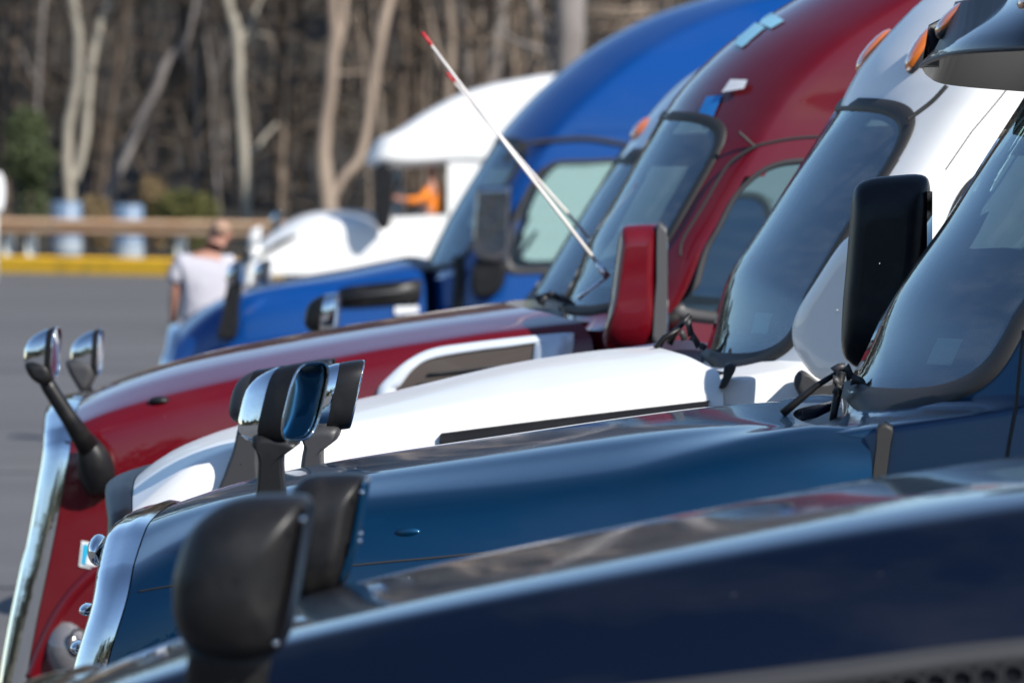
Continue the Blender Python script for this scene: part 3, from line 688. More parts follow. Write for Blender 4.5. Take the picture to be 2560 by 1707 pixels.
# fallen pale branches above the blue roof
for i in range(9):
    Y = 92 + i * .3; a = at(1455 + r2.uniform(0, 25), 15 + i * 13, Y); b = at(1700 + r2.uniform(-70, 60), 8 + i * 13 + r2.uniform(-14, 14), Y)
    o = G().tube([a, lerp(a, b, .5) + Vector((0, 0, r2.uniform(-.08, .08))), b], [.035, .05, .03], 6).mk('hanging_branch', BARKS['tan'])
    tagit(o, 'pale horizontal branch, number one counted from the top'.replace('number one', ['topmost', 'second', 'third', 'fourth', 'fifth', 'sixth', 'seventh', 'eighth', 'lowest'][i]).replace(' counted', '') + ' of those right of the very thick grey trunk', 'branch', 'pale branches beside the thick grey trunk')
# the wood on the other side of the lot, which the paint mirrors
g = G()
for i in range(220):
    a = math.radians(r2.uniform(150, 390)); R_ = r2.uniform(75, 95); x, y = R_ * math.cos(a), R_ * math.sin(a)
    w = r2.uniform(.1, .2); h = r2.uniform(8, 13); g.tube([(x, y, -.2), (x, y, h)], [w, w * .3], 5, cap=False)
wb = g.mk('wood_across_the_lot', BARKS['brown']); tagit(wb, kind='stuff')
bl = []
for i in range(150):
    a = math.radians(150 + 240 * i / 150); R_ = r2.uniform(76, 88); hh = 9 if math.sin(a) < -.35 else 4; bl.append(((R_ * math.cos(a), R_ * math.sin(a), r2.uniform(1, 3 + hh)), (4.5, 3, hh * .8), 200))
tagit(foliage('foliage_across_the_lot', bl, DARKLEAF, seed=900, sz=.9), kind='stuff')

# stretch the setting away from the camera so that it suits the long lens
for o in list(S.objects):
    if o.parent or o.name in ('camera', 'sun') or o.type not in ('MESH', 'EMPTY'): continue
    if o.type == 'EMPTY':
        o.location.y *= KD
        if o.name == 'guardrail':
            for c in o.children: c.scale.y = KD
    elif abs(o.location.y) < 1e-6:
        for v in o.data.vertices: v.co.y *= KD
# ------------------------------------------------------------------ truck 2: teal blue, in focus
T2 = Truck('teal blue semi truck with chrome grille edge and sun visor, in sharp focus', 13.8, 2150, 2.7)
T2.hood(crown=[(264, 1345), (318, 1300), (409, 1256), (544, 1217), (643, 1200), (850, 1164), (1095, 1114), (1424, 1057), (1750, 1032), (1937, 1023), (2050, 1022)],
        shoulder=[(300, 1390), (409, 1300), (544, 1262), (700, 1232), (946, 1196), (1309, 1142), (1750, 1086), (2000, 1068), (2180, 1062)],
        front=[(409, 1256), (367, 1298), (344, 1356), (325, 1490), (283, 1631), (262, 1720), (240, 1900)],
        rear=[(2200, 1040), (2198, 1100), (2178, 1226), (2160, 1400), (2140, 1700)], m=TEAL, fwd=.10, cback=.24, sdrop=.045, deg=4, cfwd=.03, flank=[(-.03, .60), (-.028, .36), (-.015, .20), (.01, .11), (.045, .055), (.10, .02), (.17, .0)])
T2.seam([(329, 1490), (429, 1471), (600, 1450), (900, 1413), (1095, 1394), (1309, 1371), (1600, 1342), (2150, 1300)])
T2.cabin(cl=[(2046, 1023), (2131, 943), (2234, 744), (2368, 553), (2463, 400), (2560, 250), (2660, 90), (2790, -80), (2960, -260), (3150, -450), (3400, -740), (3750, -920)],
         ws=[(2110, 975), (2590, 205)], m=TEAL, blow=-.05, b=.50, side0=.02, tumble=.13, top_in=.2, wx=.86, length=3.4, framew=.032, door=[(2830, 960), (2810, 800), (2860, 560), (2950, 400), (3080, 340), (3330, 340), (3350, 960)])
T2.cowl(GREYP)
T2.chassis(-1.6, 7); T2.front_wheel(T2.uf(1) + .75); T2.bumper(CHROME)
T2.wiper_px([(1955, 1034), (1990, 1006), (2040, 965), (2100, 928)], [(2086, 930), (2112, 918), (2128, 948), (2170, 968), (2204, 984), (2207, 1022)], 1.0); T2.wiper_px([(2104, 930), (2085, 1030), (2080, 1060)], [(2082, 950), (2100, 965), (2090, 985)], .9)
# door shut line and a dark slab for the shade in the hood gap
P = [Vector((u, T2.cv0(z) - .001, z)) for u, z in T2.line([(2560, 827), (2548, 930), (2541, 1012), (2524, 1100), (2514, 1160), (2500, 1400)], .1)]
T2.add('door_seam', G().tube(P, .006, 6), RUBBER, T2.cab)
g = slab(T2.line([(2196, 1060), (2232, 1066), (2226, 1110), (2205, 1250), (2176, 1250), (2190, 1110)], .06), .03, .16, .01, sub=2)
T2.add('hood_gap_shade', g, RUBBER, T2.cab)
# near hood mirror A and far hood mirror B
k = T2.uz(712, 1003, .02)
mh = mirror_head(T2, (T2.uz(763, 1006, .0)[0], .0, k[1]), .215, .175, .19, yaw=30, lean=.24, split=.42, ex=3.6, gl=mat('teal_reflection_glass', (.22, .36, .42), .02, 1.))  # teal tint stands in for the paintwork mirrored in the glass
T2.add('mirror_arm', slab(T2.line([(640, 1085), (700, 1090), (748, 1104), (738, 1116), (716, 1124), (709, 1150), (711, 1200), (714, 1300), (642, 1300), (644, 1200), (646, 1150), (640, 1125), (630, 1108)], .0), -.045, .06, .03, sub=3, n=6), BLACK, mh)
mb = mirror_head(T2, T2.pt(890, 985, 2.15), .205, .19, .20, yaw=-6, lean=.22, split=.36, ex=3.4)
T2.add('mirror_arm', slab(T2.line([(752, 1080), (800, 1062), (850, 1066), (842, 1098), (812, 1112), (808, 1150), (809, 1260), (750, 1260), (756, 1150), (762, 1112)], 2.12), 2.05, 2.18, .035, sub=3, n=6), GREYP, mb)
# far door mirror, tall black housing
def door_mirror(T, poly, v0, v1, m, gl_u=None, r=.05, bracket=None, name='door_mirror'):
    g = slab(T.line(poly, (v0 + v1) / 2), v0, v1, r, sub=4); o = T.add(name, g, m, ang=60)
    us = [q.x for q in g.v]; zs = [q.z for q in g.v]; u1 = max(us); z0, z1 = min(zs) + .05, max(zs) - .05
    T.add('mirror_glass', G().box((u1 - .012, v0 + .03, z0), (u1 + .004, v1 - .03, z1)), MIRROR, o, smooth=False)
    for zz in (lerp(z0, z1, .08),) if bracket else ():
        T.add('mirror_arm', G().tube([((us[0] + u1) / 2, (v0 + v1) / 2, zz), ((us[0] + u1) / 2 + .02, bracket, zz + .0)], .022, 8), BLACK, o)
    return o
door_mirror(T2, [(2165, 450), (2230, 440), (2305, 438), (2325, 468), (2323, 560), (2300, 760), (2270, 925), (2160, 920), (2123, 905), (2104, 870), (2106, 770), (2115, 668), (2124, 560), (2134, 478)], 2.50, 2.82, BLACK, bracket=2.3, r=.10)
door_mirror(T2, [(2720, 430), (2800, 420), (2890, 430), (2905, 520), (2870, 930), (2740, 930), (2690, 880), (2700, 560)], -.42, -.16, BLACK, bracket=.12)
# visor over the windshield with its dark hollow underside, amber lamps on the cap
def prow(L): return curve([tuple(T2.pt(*q)) for q in L], 6)
rim = prow([(2303, 166, 1.2), (2330, 150, .8), (2400, 132, .4), (2560, 122, .1), (2720, 118, .08)])
low_ = prow([(2304, 169, 1.25), (2320, 192, 1.5), (2372, 213, 1.8), (2560, 230, 2.25), (2720, 238, 2.32)])
mid1 = [lerp(a, b, .25) + Vector((.05, 0, .17 * min(1, i / 8))) for i, (a, b) in enumerate(zip(rim, low_))]
mid2 = [lerp(a, b, .75) + Vector((.05, 0, .15 * min(1, i / 8))) for i, (a, b) in enumerate(zip(rim, low_))]
oB = prow([(2313, 146, 1.2), (2350, 118, .8), (2430, 90, .4), (2590, 70, .1), (2740, 60, .08)])
oC = prow([(2345, 108, 1.25), (2400, 70, .9), (2500, 30, .5), (2640, 0, .14), (2760, -20, .1)])
oD = prow([(2400, 52, 1.35), (2470, 10, 1.0), (2570, -30, .6), (2700, -70, .2), (2800, -90, .14)])
oE = prow([(2480, -20, 1.5), (2560, -60, 1.2), (2660, -95, .8), (2780, -130, .4), (2860, -150, .3)])
far1 = [p + Vector((.02, .02, .12)) for p in low_]; far2 = [lerp(p, q, .6) + Vector((0, .2, 0)) for p, q in zip(far1, oE)]
vs_ = T2.add('sun_visor', G().grid([low_, far1, far2, oE, oD, oC, oB, [p + Vector((-.002, 0, .006)) for p in rim], rim], flip=True), NAVY, ang=60)
T2.add('visor_lining', G().grid([rim, mid1, mid2, low_], flip=True), GLOSSB, vs_)
T2.add('visor_rim', G().tube(rim, .007, 6), GREYP, vs_)
def marker(T, x0, y0, x1, y1, v, w, h, m=AMBER, parent=None, bury=0.):
    a, b = T.pt(x0, y0, v), T.pt(x1, y1, v); c = (a + b) / 2; d = (b - a) / 2; nrm = Vector((-d.z, 0, d.x)).normalized()
    g = G(); rows = []
    for i in range(9):
        th = math.pi * i / 8; rows.append([c - d * math.cos(th) + (nrm * math.cos(q) * h + Vector((0, 1, 0)) * math.sin(q) * w) * (math.sin(th) ** .7 + .001) for q in [2 * math.pi * j / 12 for j in range(12)]])
    o = T.add('marker_lamp', g.grid(rows, close_v=True), m, parent)
    rows = [[c - nrm * h * .25 + (p - c) * 1.03 for p in r] for r in rows]
    T.add('lamp_base', G().grid(rows, close_v=True), GREYP, o)
    return o
marker(T2, 2340, 88, 2462, -14, .85, .06, .030)
marker(T2, 2548, 26, 2640, -60, .35, .06, .030)
# small body coloured bump on the flank
q = T2.skin(*T2.uz(1018, 1333, .0)); g = G().ball(q, (.035, .007, .014), 16, 8); T2.add('flank_blister', g, TEAL, T2.hood_ob)
# emblem and bar ends standing proud of the grille
e_ = T2.add('emblem', G().ball(T2.pt(247, 1374, .9), (.03, .12, .045), 16, 8), CHROME)
for x, y in ((218, 1522), (196, 1615)): T2.add('grille_stud', G().ball(T2.pt(x, y, .9), (.022, .1, .018), 12, 8), CHROME)

# ------------------------------------------------------------------ truck 1: dark blue, nearest, out of focus
T1 = Truck('dark blue semi truck nearest to the camera, only its blurred hood and mirrors in view', 9.8, 2600, 2.7)
T1.hood(crown=[(60, 1790), (134, 1715), (230, 1654), (344, 1612), (474, 1588), (650, 1555), (850, 1488), (965, 1449), (1175, 1402), (1328, 1367), (1500, 1327), (1750, 1283), (1890, 1260), (2157, 1218), (2387, 1180), (2560, 1153), (2800, 1128)],
        shoulder=[(80, 1830), (230, 1730), (474, 1660), (700, 1612), (850, 1568), (1194, 1490), (1577, 1425), (1900, 1370), (2200, 1325), (2560, 1290), (2800, 1270)],
        front=[(230, 1640), (190, 1720), (150, 1850), (110, 2050), (90, 2300)], rear=[(3230, 1180), (3230, 1400), (3210, 1700), (3190, 2100)], m=NAVY, zb=.8, cback=.3, surround=CHROME, deg=4, sdrop=.03, flank=[(-.03, .66), (-.01, .50), (.05, .35), (.12, .22), (.19, .12), (.25, .05), (.30, .005)])
du = T1.uz(3230, 1240, .05)[0] - T2.ur(1.6)
# the same cab as truck 2, out of frame to the right
cl2 = [T2.uz(x, y, VC) for x, y in [(2046, 1023), (2131, 943), (2234, 744), (2368, 553), (2463, 400), (2560, 250), (2660, 90), (2790, -80), (2960, -260), (3150, -450), (3400, -740), (3750, -920)]]
_line, _uz = T1.line, T1.uz
T1.line = lambda pts, v: [(u + du, z) for u, z in T2.line(pts, v)]; T1.uz = lambda x, y, v: (T2.uz(x, y, v)[0] + du, T2.uz(x, y, v)[1])
T1.cabin(cl=[(2046, 1023), (2131, 943), (2234, 744), (2368, 553), (2463, 400), (2560, 250), (2660, 90), (2790, -80), (2960, -260), (3150, -450), (3400, -740), (3750, -920)],
         ws=[(2110, 975), (2590, 205)], m=NAVY, blow=.05, b=.50, side0=.02, tumble=.13, top_in=.2, wx=.86, length=3.4, framew=.032, door=[(2830, 960), (2810, 800), (2860, 560), (2950, 400), (3080, 340), (3330, 340), (3350, 960)])
T1.line, T1.uz = _line, _uz
T1.cowl(GREYP); T1.chassis(-1.6, 7); T1.front_wheel(T1.uf(1) + .8); T1.bumper(CHROME)
# near hood mirror: deep black housing seen from behind its shoulder
def pod(T, poly, v0, v1, m, name='hood_mirror', r=.08, sub=4, tail=None, parent=None):
    return T.add(name, slab(T.line(poly, (v0 + v1) / 2), v0, v1, r, n=7, sub=sub), m, parent)
nm = pod(T1, [(437, 1490), (443, 1420), (480, 1325), (545, 1266), (620, 1240), (727, 1236), (772, 1246), (768, 1310), (744, 1440), (722, 1560), (704, 1618), (640, 1640), (560, 1640), (470, 1604), (443, 1550)], -.17, .12, BLACK, r=.10)
T1.add('mirror_glass', slab(T1.line([(768, 1256), (776, 1262), (770, 1312), (749, 1440), (726, 1560), (709, 1606), (700, 1606), (738, 1440), (760, 1310)], -.02), -.13, .08, .008, sub=2), GLOSSB, nm)
T1.add('mirror_arm', G().tube([T1.pt(575, 1610, -.02), T1.pt(572, 1660, -.02), T1.pt(562, 1720, .0), T1.pt(555, 1800, .05)], [.085, .080, .080, .085], 14, flat=.5), BLACK, nm)
fm = pod(T1, [(720, 1300), (728, 1235), (765, 1192), (830, 1183), (900, 1184), (915, 1200), (905, 1268), (880, 1400), (850, 1478), (800, 1494), (750, 1500), (722, 1450)], 2.1, 2.35, BLACK, r=.08)
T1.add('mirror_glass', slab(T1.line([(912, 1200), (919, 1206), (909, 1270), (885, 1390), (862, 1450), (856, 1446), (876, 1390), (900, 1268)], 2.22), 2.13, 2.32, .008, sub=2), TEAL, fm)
T1.add('mirror_arm', G().tube([T1.pt(800, 1470, 2.2), T1.pt(790, 1530, 2.2), T1.pt(780, 1600, 2.1)], [.07, .06, .07], 12, flat=.6), BLACK, fm)
for x, y in ((905, 1230), (901, 1334), (899, 1352)):
    T1.add('mirror_screw', G().ball(T1.pt(x, y, 2.10), .006, 10, 6), CHROME, fm)
for x, y in ((757, 1297), (690, 1607)):
    T1.add('mirror_screw', G().ball(T1.pt(x, y, -.17), .006, 10, 6), CHROME, nm)
# flank vent: grey trim lip above a black honeycomb
lip = [T1.skin(*T1.uz(x, y, .0), off=.004) for x, y in curve([(1500, 1735), (1737, 1706), (2100, 1662), (2400, 1622), (2700, 1592)], 6)]
def fl(dz, off): return [T1.skin(p.x, p.z + dz, off=off) for p in lip]
vent = T1.add('flank_vent', G().grid([fl(.0, .002), fl(-.004, .020), fl(-.036, .020), fl(-.05, .0)], flip=True), GREYP)
T1.add('vent_back', G().grid([fl(-.045, .004), fl(-.12, .004), fl(-.2, .004), fl(-.30, .004)], flip=True), GLOSSB, vent)
g = G(); hx = .028
u0_, u1_ = lip[0].x, lip[-1].x
for r_i in range(6):
    for c_i in range(int((u1_ - u0_) / (hx * 1.75))):
        cu = u0_ + c_i * hx * 1.75 + (r_i % 2) * hx * .87; zt_ = interp([p.x for p in lip], [p.z for p in lip], cu) - .065 - r_i * hx * 1.5
        vv = T1.skin(cu, zt_, off=.016).y
        ring = [(cu + hx * math.cos(q), zt_ + hx * math.sin(q)) for q in [math.pi / 6 + math.pi / 3 * j for j in range(6)]]
        ri = [(cu + hx * .72 * math.cos(q), zt_ + hx * .72 * math.sin(q)) for q in [math.pi / 6 + math.pi / 3 * j for j in range(6)]]
        g.grid([[(u, vv, z) for u, z in ring], [(u, vv, z) for u, z in ri], [(u, vv + .012, z) for u, z in ri]], close_v=True)
hm = T1.add('vent_honeycomb', g, MESHM, vent, smooth=False); hm['kind'] = 'stuff'

# ------------------------------------------------------------------ truck 3: white
T3 = Truck('white semi truck with a black vent stripe along its hood, behind the teal truck', 17.8, 1830, 2.5)
T3.hood(crown=[(330, 1215), (383, 1152), (440, 1117), (517, 1087), (589, 1071), (700, 1045), (903, 988), (1156, 936), (1347, 902), (1520, 872), (1589, 860), (1700, 850)],
        shoulder=[(350, 1235), (400, 1172), (517, 1112), (650, 1075), (904, 1022), (1118, 976), (1424, 945), (1600, 930), (1700, 925), (1840, 920)],
        front=[(378, 1160), (362, 1209), (348, 1278), (335, 1400), (320, 1550), (315, 1800)], rear=[(1838, 905), (1812, 966), (1800, 1100), (1790, 1400)], m=WHITE, surround=BLACK, fwd=.09, cback=.30, taper=.09, sdrop=.04, sharp=.7)
T3.cabin(cl=[(1735, 925), (1771, 862), (1825, 690), (1890, 589), (1989, 436), (2092, 275), (2112, 245), (2134, 191), (2253, 50), (2330, -20), (2450, -110), (2650, -220), (2900, -400), (3300, -520)],
         ws=[(1765, 885), (2100, 265)], m=WHITE, b=.42, side0=.02, tumble=.12, wx=.87, length=3.4, framew=.027, broof=.62, door=[(2330, 1000), (2320, 850), (2350, 640), (2410, 480), (2500, 440), (2720, 440), (2740, 1000)], top_frame=.0, blow=-.05)
T3.cowl(GREYP); T3.chassis(-1.6, 7); T3.front_wheel(T3.uf(1) + .8); T3.bumper(BLACK)
T3.wiper_px([(1672, 860), (1690, 826), (1726, 786)], [(1717, 800), (1728, 840), (1748, 868), (1764, 872)], 1.0); T3.wiper_px([(1640, 872), (1660, 845), (1700, 822)], [(1700, 830), (1712, 850)], .9)
st = [T3.skin(*T3.uz(x, y, .0), off=.006) for x, y in curve([(1100, 1100), (1300, 1074), (1520, 1047), (1700, 1026), (1772, 1018)], 6)]
T3.add('hood_vent_stripe', G().grid([[p + Vector((0, 0, -.05)) for p in st], [p + Vector((-.004, -.012, -.03)) for p in st], [p + Vector((0, -.012, .016)) for p in st], [p + Vector((.004, .01, .024)) for p in st]]), BLACK)
m3 = mirror_head(T3, T3.pt(700, 985, .0), .195, .19, .17, yaw=15, lean=.22, shell=GREYP, split=.55)
T3.add('mirror_arm', slab(T3.line([(602, 1062), (650, 1062), (652, 1150), (650, 1262), (540, 1262), (560, 1190), (585, 1120)], .05), -.01, .10, .03, sub=3), GREYP, m3)
m3b = mirror_head(T3, T3.pt(816, 958, 2.2), .19, .19, .17, yaw=8, lean=.22, shell=GREYP, split=.55)
T3.add('mirror_arm', G().tube([T3.pt(765, 1030, 2.2), T3.pt(755, 1100, 2.2), T3.pt(745, 1160, 2.1)], [.04, .04, .05], 12, flat=.5), GREYP, m3b)
dm = door_mirror(T3, [(2170, 560), (2119, 590), (2087, 626), (2040, 700), (2000, 765), (1982, 813), (1983, 858), (2000, 895), (2039, 939), (2090, 950), (2170, 930), (2200, 860), (2215, 700), (2205, 600)], -.16, -.02, WHITE, bracket=.12, r=.06)
for o_ in [dm] + [c for c in T3.root.children_recursive if c.parent is dm]:
    if 'arm' in o_.name: continue
    for v_ in o_.data.vertices: v_.co.y -= 1.5 * max(0, v_.co.x - T3.uz(1983, 800, 0)[0])
T3.add('mirror_bracket', slab(T3.line([(2005, 925), (2060, 960), (2120, 950), (2120, 1010), (2030, 1015), (1985, 960)], .0), -.10, .05, .02), GREYP, dm)
T3.add('bracket_slot', slab(T3.line([(2022, 985), (2070, 985), (2070, 1040), (2022, 1040)], -.11), -.12, -.10, .005, sub=1), RUBBER, dm)
# shut line from the windshield corner and body seams on the cab side
def cabline(T, pts, r=.004, name='body_seam', m=RUBBER, off=0., v=.15):
    P = [Vector((u, T.cv0(z) - off, z)) for u, z in [T.uz(p.x, p.y, v) for p in curve(pts, 6)]]
    T.add(name, G().tube(P, r, 6), m, T.cab)
cabline(T3, [(2268, 300), (2300, 278), (2335, 250), (2368, 214)], .009)
cabline(T3, [(2364, 425), (2430, 330), (2440, 318), (2513, 230), (2560, 160)], .0025, m=GREYP)
marker(T3, 2146, 186, 2238, 78, 1.25, .05, .042); marker(T3, 2270, 182, 2345, 68, .52, .05, .040)
T3.add('hood_gap_shade', slab(T3.line([(1812, 912), (1842, 912), (1828, 945), (1814, 968), (1797, 968), (1808, 940)], .02), -.03, .12, .008, sub=2), RUBBER, T3.cab)  # dark wedge stands in for the shade behind the hood

# ------------------------------------------------------------------ truck 4: red
T4 = Truck('crimson red semi truck with chrome side intake and twin whip antennas', 21.0, 1480, .6)
T4.hood(crown=[(150, 1030), (220, 978), (344, 933), (536, 876), (720, 836), (900, 806), (1080, 782), (1282, 748), (1400, 735)],
        shoulder=[(150, 1065), (199, 1045), (383, 979), (612, 925), (850, 878), (1003, 846), (1194, 823), (1386, 808), (1478, 798)],
        front=[(186, 1050), (182, 1113), (167, 1200), (145, 1324), (115, 1470), (90, 1590), (70, 1707), (46, 1850), (30, 1950)], rear=[(1478, 794), (1478, 891), (1475, 1100), (1470, 1500)], m=RED, fwd=.12, cback=.36, zb=.22, cfwd=.02, taper=.12, sharp=.6, sdrop=.02)
T4.cabin(cl=[(1375, 820), (1412, 744), (1440, 690), (1477, 600), (1520, 528), (1615, 363), (1661, 283), (1692, 237), (1750, 172), (1832, 100), (1989, -2), (2150, -90), (2350, -170), (2700, -330), (3000, -400)],
         ws=[(1400, 765), (1655, 292)], m=RED, p=2.8, b=.42, side0=.02, tumble=.10, wx=.88, length=3.4, framew=.022, broof=.46, frame=RUBBER, top_in=.35,
         door=[(1724, 790), (1738, 720), (1763, 630), (1794, 574), (1832, 501), (1874, 452), (1928, 417), (2004, 402), (2180, 400), (2230, 420), (2230, 780)])
T4.cowl(GREYP); T4.chassis(-1.6, 7); T4.front_wheel(T4.uf(1) + .95); T4.bumper(CHROME, z0=.10, z1=.20, ud=.22, fwd=.05)
T4.wiper_px([(1340, 748), (1372, 736), (1428, 756)], [(1372, 736), (1400, 748), (1428, 757)], .9); T4.wiper_px([(1413, 758), (1414, 792)], [(1352, 762), (1366, 742)], .9)
cabline(T4, [(1700, 640), (1706, 600), (1756, 517), (1813, 421), (1850, 388), (1890, 366), (1905, 361), (1978, 347), (2054, 342), (2200, 342)], .007)
cabline(T4, [(1846, 330), (1870, 352), (1886, 366)], .007)
def on_flank(T, pts, off=.006, sub=6, closed=True, v=0.): return [T.skin(*T.uz(p.x, p.y, v), off=off) for p in curve(pts, sub, closed)]
# chrome framed intake let into the hood side
outp = [(944, 979), (976, 937), (1022, 899), (1080, 872), (1175, 857), (1340, 838), (1426, 832), (1434, 842), (1430, 891), (1420, 985), (1150, 1030), (960, 1040)]
inp = [(990, 975), (1002, 962), (1034, 922), (1080, 896), (1194, 876), (1260, 868), (1334, 858), (1336, 866), (1332, 907), (1326, 965), (1150, 1005), (1000, 1020)]
A_, B_ = on_flank(T4, outp), on_flank(T4, inp)
fr_ = T4.add('side_intake', G().grid([[p + Vector((0, .008, 0)) for p in A_], [p + Vector((0, -.010, 0)) for p in A_], [lerp(a, b, .5) + Vector((0, -.016, 0)) for a, b in zip(A_, B_)], [p + Vector((0, -.010, 0)) for p in B_], [p + Vector((0, .02, 0)) for p in B_]], close_v=True), mat('chrome_sky_tint', (.62, .68, .76), .35, .15, coat=.5))  # pale blue-grey colour stands in for chrome mirroring the sky
c_ = sum(B_, Vector()) / len(B_)
g = G().grid([[p + Vector((0, -.001, 0)) for p in B_], [lerp(p, c_, .97) + Vector((0, -.001, 0)) for p in B_]], close_v=True); T4.add('intake_grille', g, mat('intake_bronze', (.055, .042, .034), .45), fr_)
for k in range(5):
    y = 905 + k * 22; P = [T4.skin(*T4.uz(x, y + (1330 - x) * .12, 0), off=.012) for x in (1010 + max(0, 60 - k * 25), 1100, 1200, 1325)]
    T4.add('intake_bar', G().tube(P, .006, 6), GREYP, fr_)
# side turn lamp
p = T4.skin(*T4.uz(397, 1003, .02)); T4.add('turn_lamp', G().ball(p, (.045, .03, .018), 14, 8), BLACK, T4.hood_ob)
# bumper sticker style plate on the flank
def decal(T, pts, m, off, name='sticker', parent=None):
    P = [T.skin(*T.uz(x, y, .05), off=off) for x, y in pts]; return T.add(name, G().add(P, [(0, 1, 2, 3)]), m, parent or T.hood_ob, smooth=False)
wh = mat('sticker_white', (.8, .8, .8), .4); cy = mat('sticker_cyan', (.02, .40, .62), .4)
d0 = decal(T4, [(205, 1350), (262, 1362), (258, 1426), (198, 1414)], wh, .006, 'sticker')
decal(T4, [(210, 1358), (256, 1368), (252, 1420), (204, 1408)], cy, .009, 'sticker_print', d0)
decal(T4, [(219, 1386), (250, 1392), (247, 1416), (215, 1409)], wh, .012, 'sticker_print', d0)
# head lamp and fender arch
T4.add('headlight', G().ball(T4.pt(172, 1622, .10), (.10, .12, .13), 20, 12), LENS)
q_ = T4.pt(196, 1600, -.03); T4.add('lamp_ring', G().tube([q_ + Vector((.035 * math.cos(t), 0, .045 * math.sin(t))) for t in [2 * math.pi * i / 20 for i in range(21)]], .006, 6), GREYP)
arch = [T4.skin(*T4.uz(x, y, .0), off=-.012) for x, y in curve([(75, 1700), (110, 1610), (150, 1530), (205, 1460), (270, 1410), (350, 1400)], 6)]
T4.add('fender_lip', G().tube(arch, .03, 10), RED, T4.hood_ob)
# near hood mirror on its long arm
m4 = mirror_head(T4, T4.pt(140, 880, -.12), .205, .15, .13, yaw=10, lean=.06, split=.22, shell=CHROME)
T4.add('mirror_cup', slab(T4.line([(68, 905), (124, 908), (134, 945), (115, 962), (88, 952), (70, 930)], -.12), -.19, -.05, .03), BLACK, m4)
T4.add('mirror_arm', G().tube([T4.pt(108, 940, -.12), T4.pt(125, 970, -.12), T4.pt(170, 1040, -.10), T4.pt(222, 1120, -.06)], [.03, .032, .034, .046], 12), BLACK, m4)
T4.add('mirror_base', G().tube(curve([T4.pt(214, 1098, -.05), T4.pt(232, 1140, -.03), T4.pt(243, 1185, .0), T4.pt(248, 1240, .04)], 4), [.04, .045, .052, .060, .066, .070, .073, .075, .075, .072, .064, .048, .01], 16), BLACK, m4)
m4b = mirror_head(T4, T4.pt(250, 880, 2.25), .205, .15, .13, yaw=4, lean=.06, split=.22, shell=CHROME)
T4.add('mirror_cup', slab(T4.line([(170, 900), (236, 905), (236, 950), (207, 978), (185, 950), (172, 925)], 2.25), 2.18, 2.32, .03), GREYP, m4b)
T4.add('mirror_arm', G().tube([T4.pt(208, 950, 2.25), T4.pt(225, 1010, 2.2), T4.pt(250, 1080, 2.1)], [.03, .03, .04], 10), BLACK, m4b)
# near door mirror: red shell and grey trim
dm4 = T4.add('door_mirror', slab(T4.line([(1546, 600), (1552, 572), (1568, 562), (1640, 559), (1646, 566), (1642, 700), (1634, 862), (1512, 868), (1524, 760)], -.22), -.36, -.08, .10, sub=3), RED, ang=60)
T4.add('mirror_trim', slab(T4.line([(1641, 561), (1662, 566), (1667, 580), (1668, 700), (1664, 850), (1630, 858), (1640, 700)], -.22), -.35, -.09, .02, sub=2), mat('grey_trim', (.065, .065, .068), .5), dm4)
T4.add('mirror_glass', G().box((T4.uz(1667, 700, -.2)[0], -.33, T4.uz(1667, 840, -.2)[1]), (T4.uz(1669, 700, -.2)[0], -.11, T4.uz(1667, 590, -.2)[1])), MIRROR, dm4, smooth=False)
T4.add('mirror_arm', G().tube([T4.pt(1650, 800, -.2), T4.pt(1690, 800, .1)], .03, 8), BLACK, dm4)
# whip antennas
def whip(x0, y0, x1, y1, v, vtop):
    a = T4.pt(x0, y0, v); b = T4.pt(x1, y1, vtop); g = G().tube([a, lerp(a, b, .5) + Vector((0, 0, -.008)), b], [.008, .0065, .005], 8)
    o = T4.add('antenna', g, FIBRE); T4.add('red_tip', G().tube([lerp(a, b, .945), b], .0075, 8), REDTIP, o); return o
w1 = whip(1498, 664, 1055, 82, -.10, .0)
T4.add('antenna_mount', G().tube([T4.pt(1492, 655, -.10), T4.pt(1506, 676, -.10), T4.pt(1520, 694, -.10)], [.008, .014, .018], 8), CHROME, w1)
T4.add('antenna_bracket', G().tube([T4.pt(1518, 692, -.10), T4.pt(1475, 722, -.10), T4.pt(1445, 747, -.10)], [.008, .006, .010], 8), CHROME, w1)
w2 = whip(1475, 597, 1117, 183, 2.45, 2.4)
T4.add('antenna_mount', G().tube([T4.pt(1475, 597, 2.45), T4.pt(1500, 626, 2.45)], [.012, .014], 8), CHROME, w2)
# roof lamp, tapes
def roofpatch(T, pts, m, name, off=.006, sub=4):
    """patch laid on the raked front: pixel corners dropped onto the surface"""
    g = G(); a, b, c, d = [Vector(p) for p in pts]; rows = []
    for i in range(sub + 1):
        r = []
        for j in range(sub + 1):
            q = a.lerp(b, j / sub).lerp(d.lerp(c, j / sub), i / sub)
            lo, hi = -.98, 0.15                                     # solve x so that the surface projects on q
            for _ in range(30):
                x = (lo + hi) / 2; v = VC + x * (VC - T.cv0(T.uz(q.x, q.y, VC + x)[1])); u, z = T.uz(q.x, q.y, v)
                if T.fr(x, z) > u: lo = x
                else: hi = x
            r.append(T.wp((lo + hi) / 2, z, off))
        rows.append(r)
    return T.add(name, g.grid(rows), m, T.cab)
roofpatch(T4, [(1812, 238), (1868, 228), (1876, 207), (1834, 206)], CLEAR, 'roof_lamp', .02)
roofpatch(T4, [(1738, 308), (1780, 308), (1808, 240), (1768, 244)], TAPEB, 'tape_strip')
roofpatch(T4, [(1836, 112), (1856, 122), (1874, 108), (1850, 92)], TAPEP, 'tape_strip')
roofpatch(T4, [(1848, 96), (1872, 108), (1915, 72), (1890, 60)], TAPEP, 'tape_strip')
roofpatch(T4, [(1900, 62), (1930, 74), (1962, 55), (1920, 30)], TAPEP, 'tape_strip')

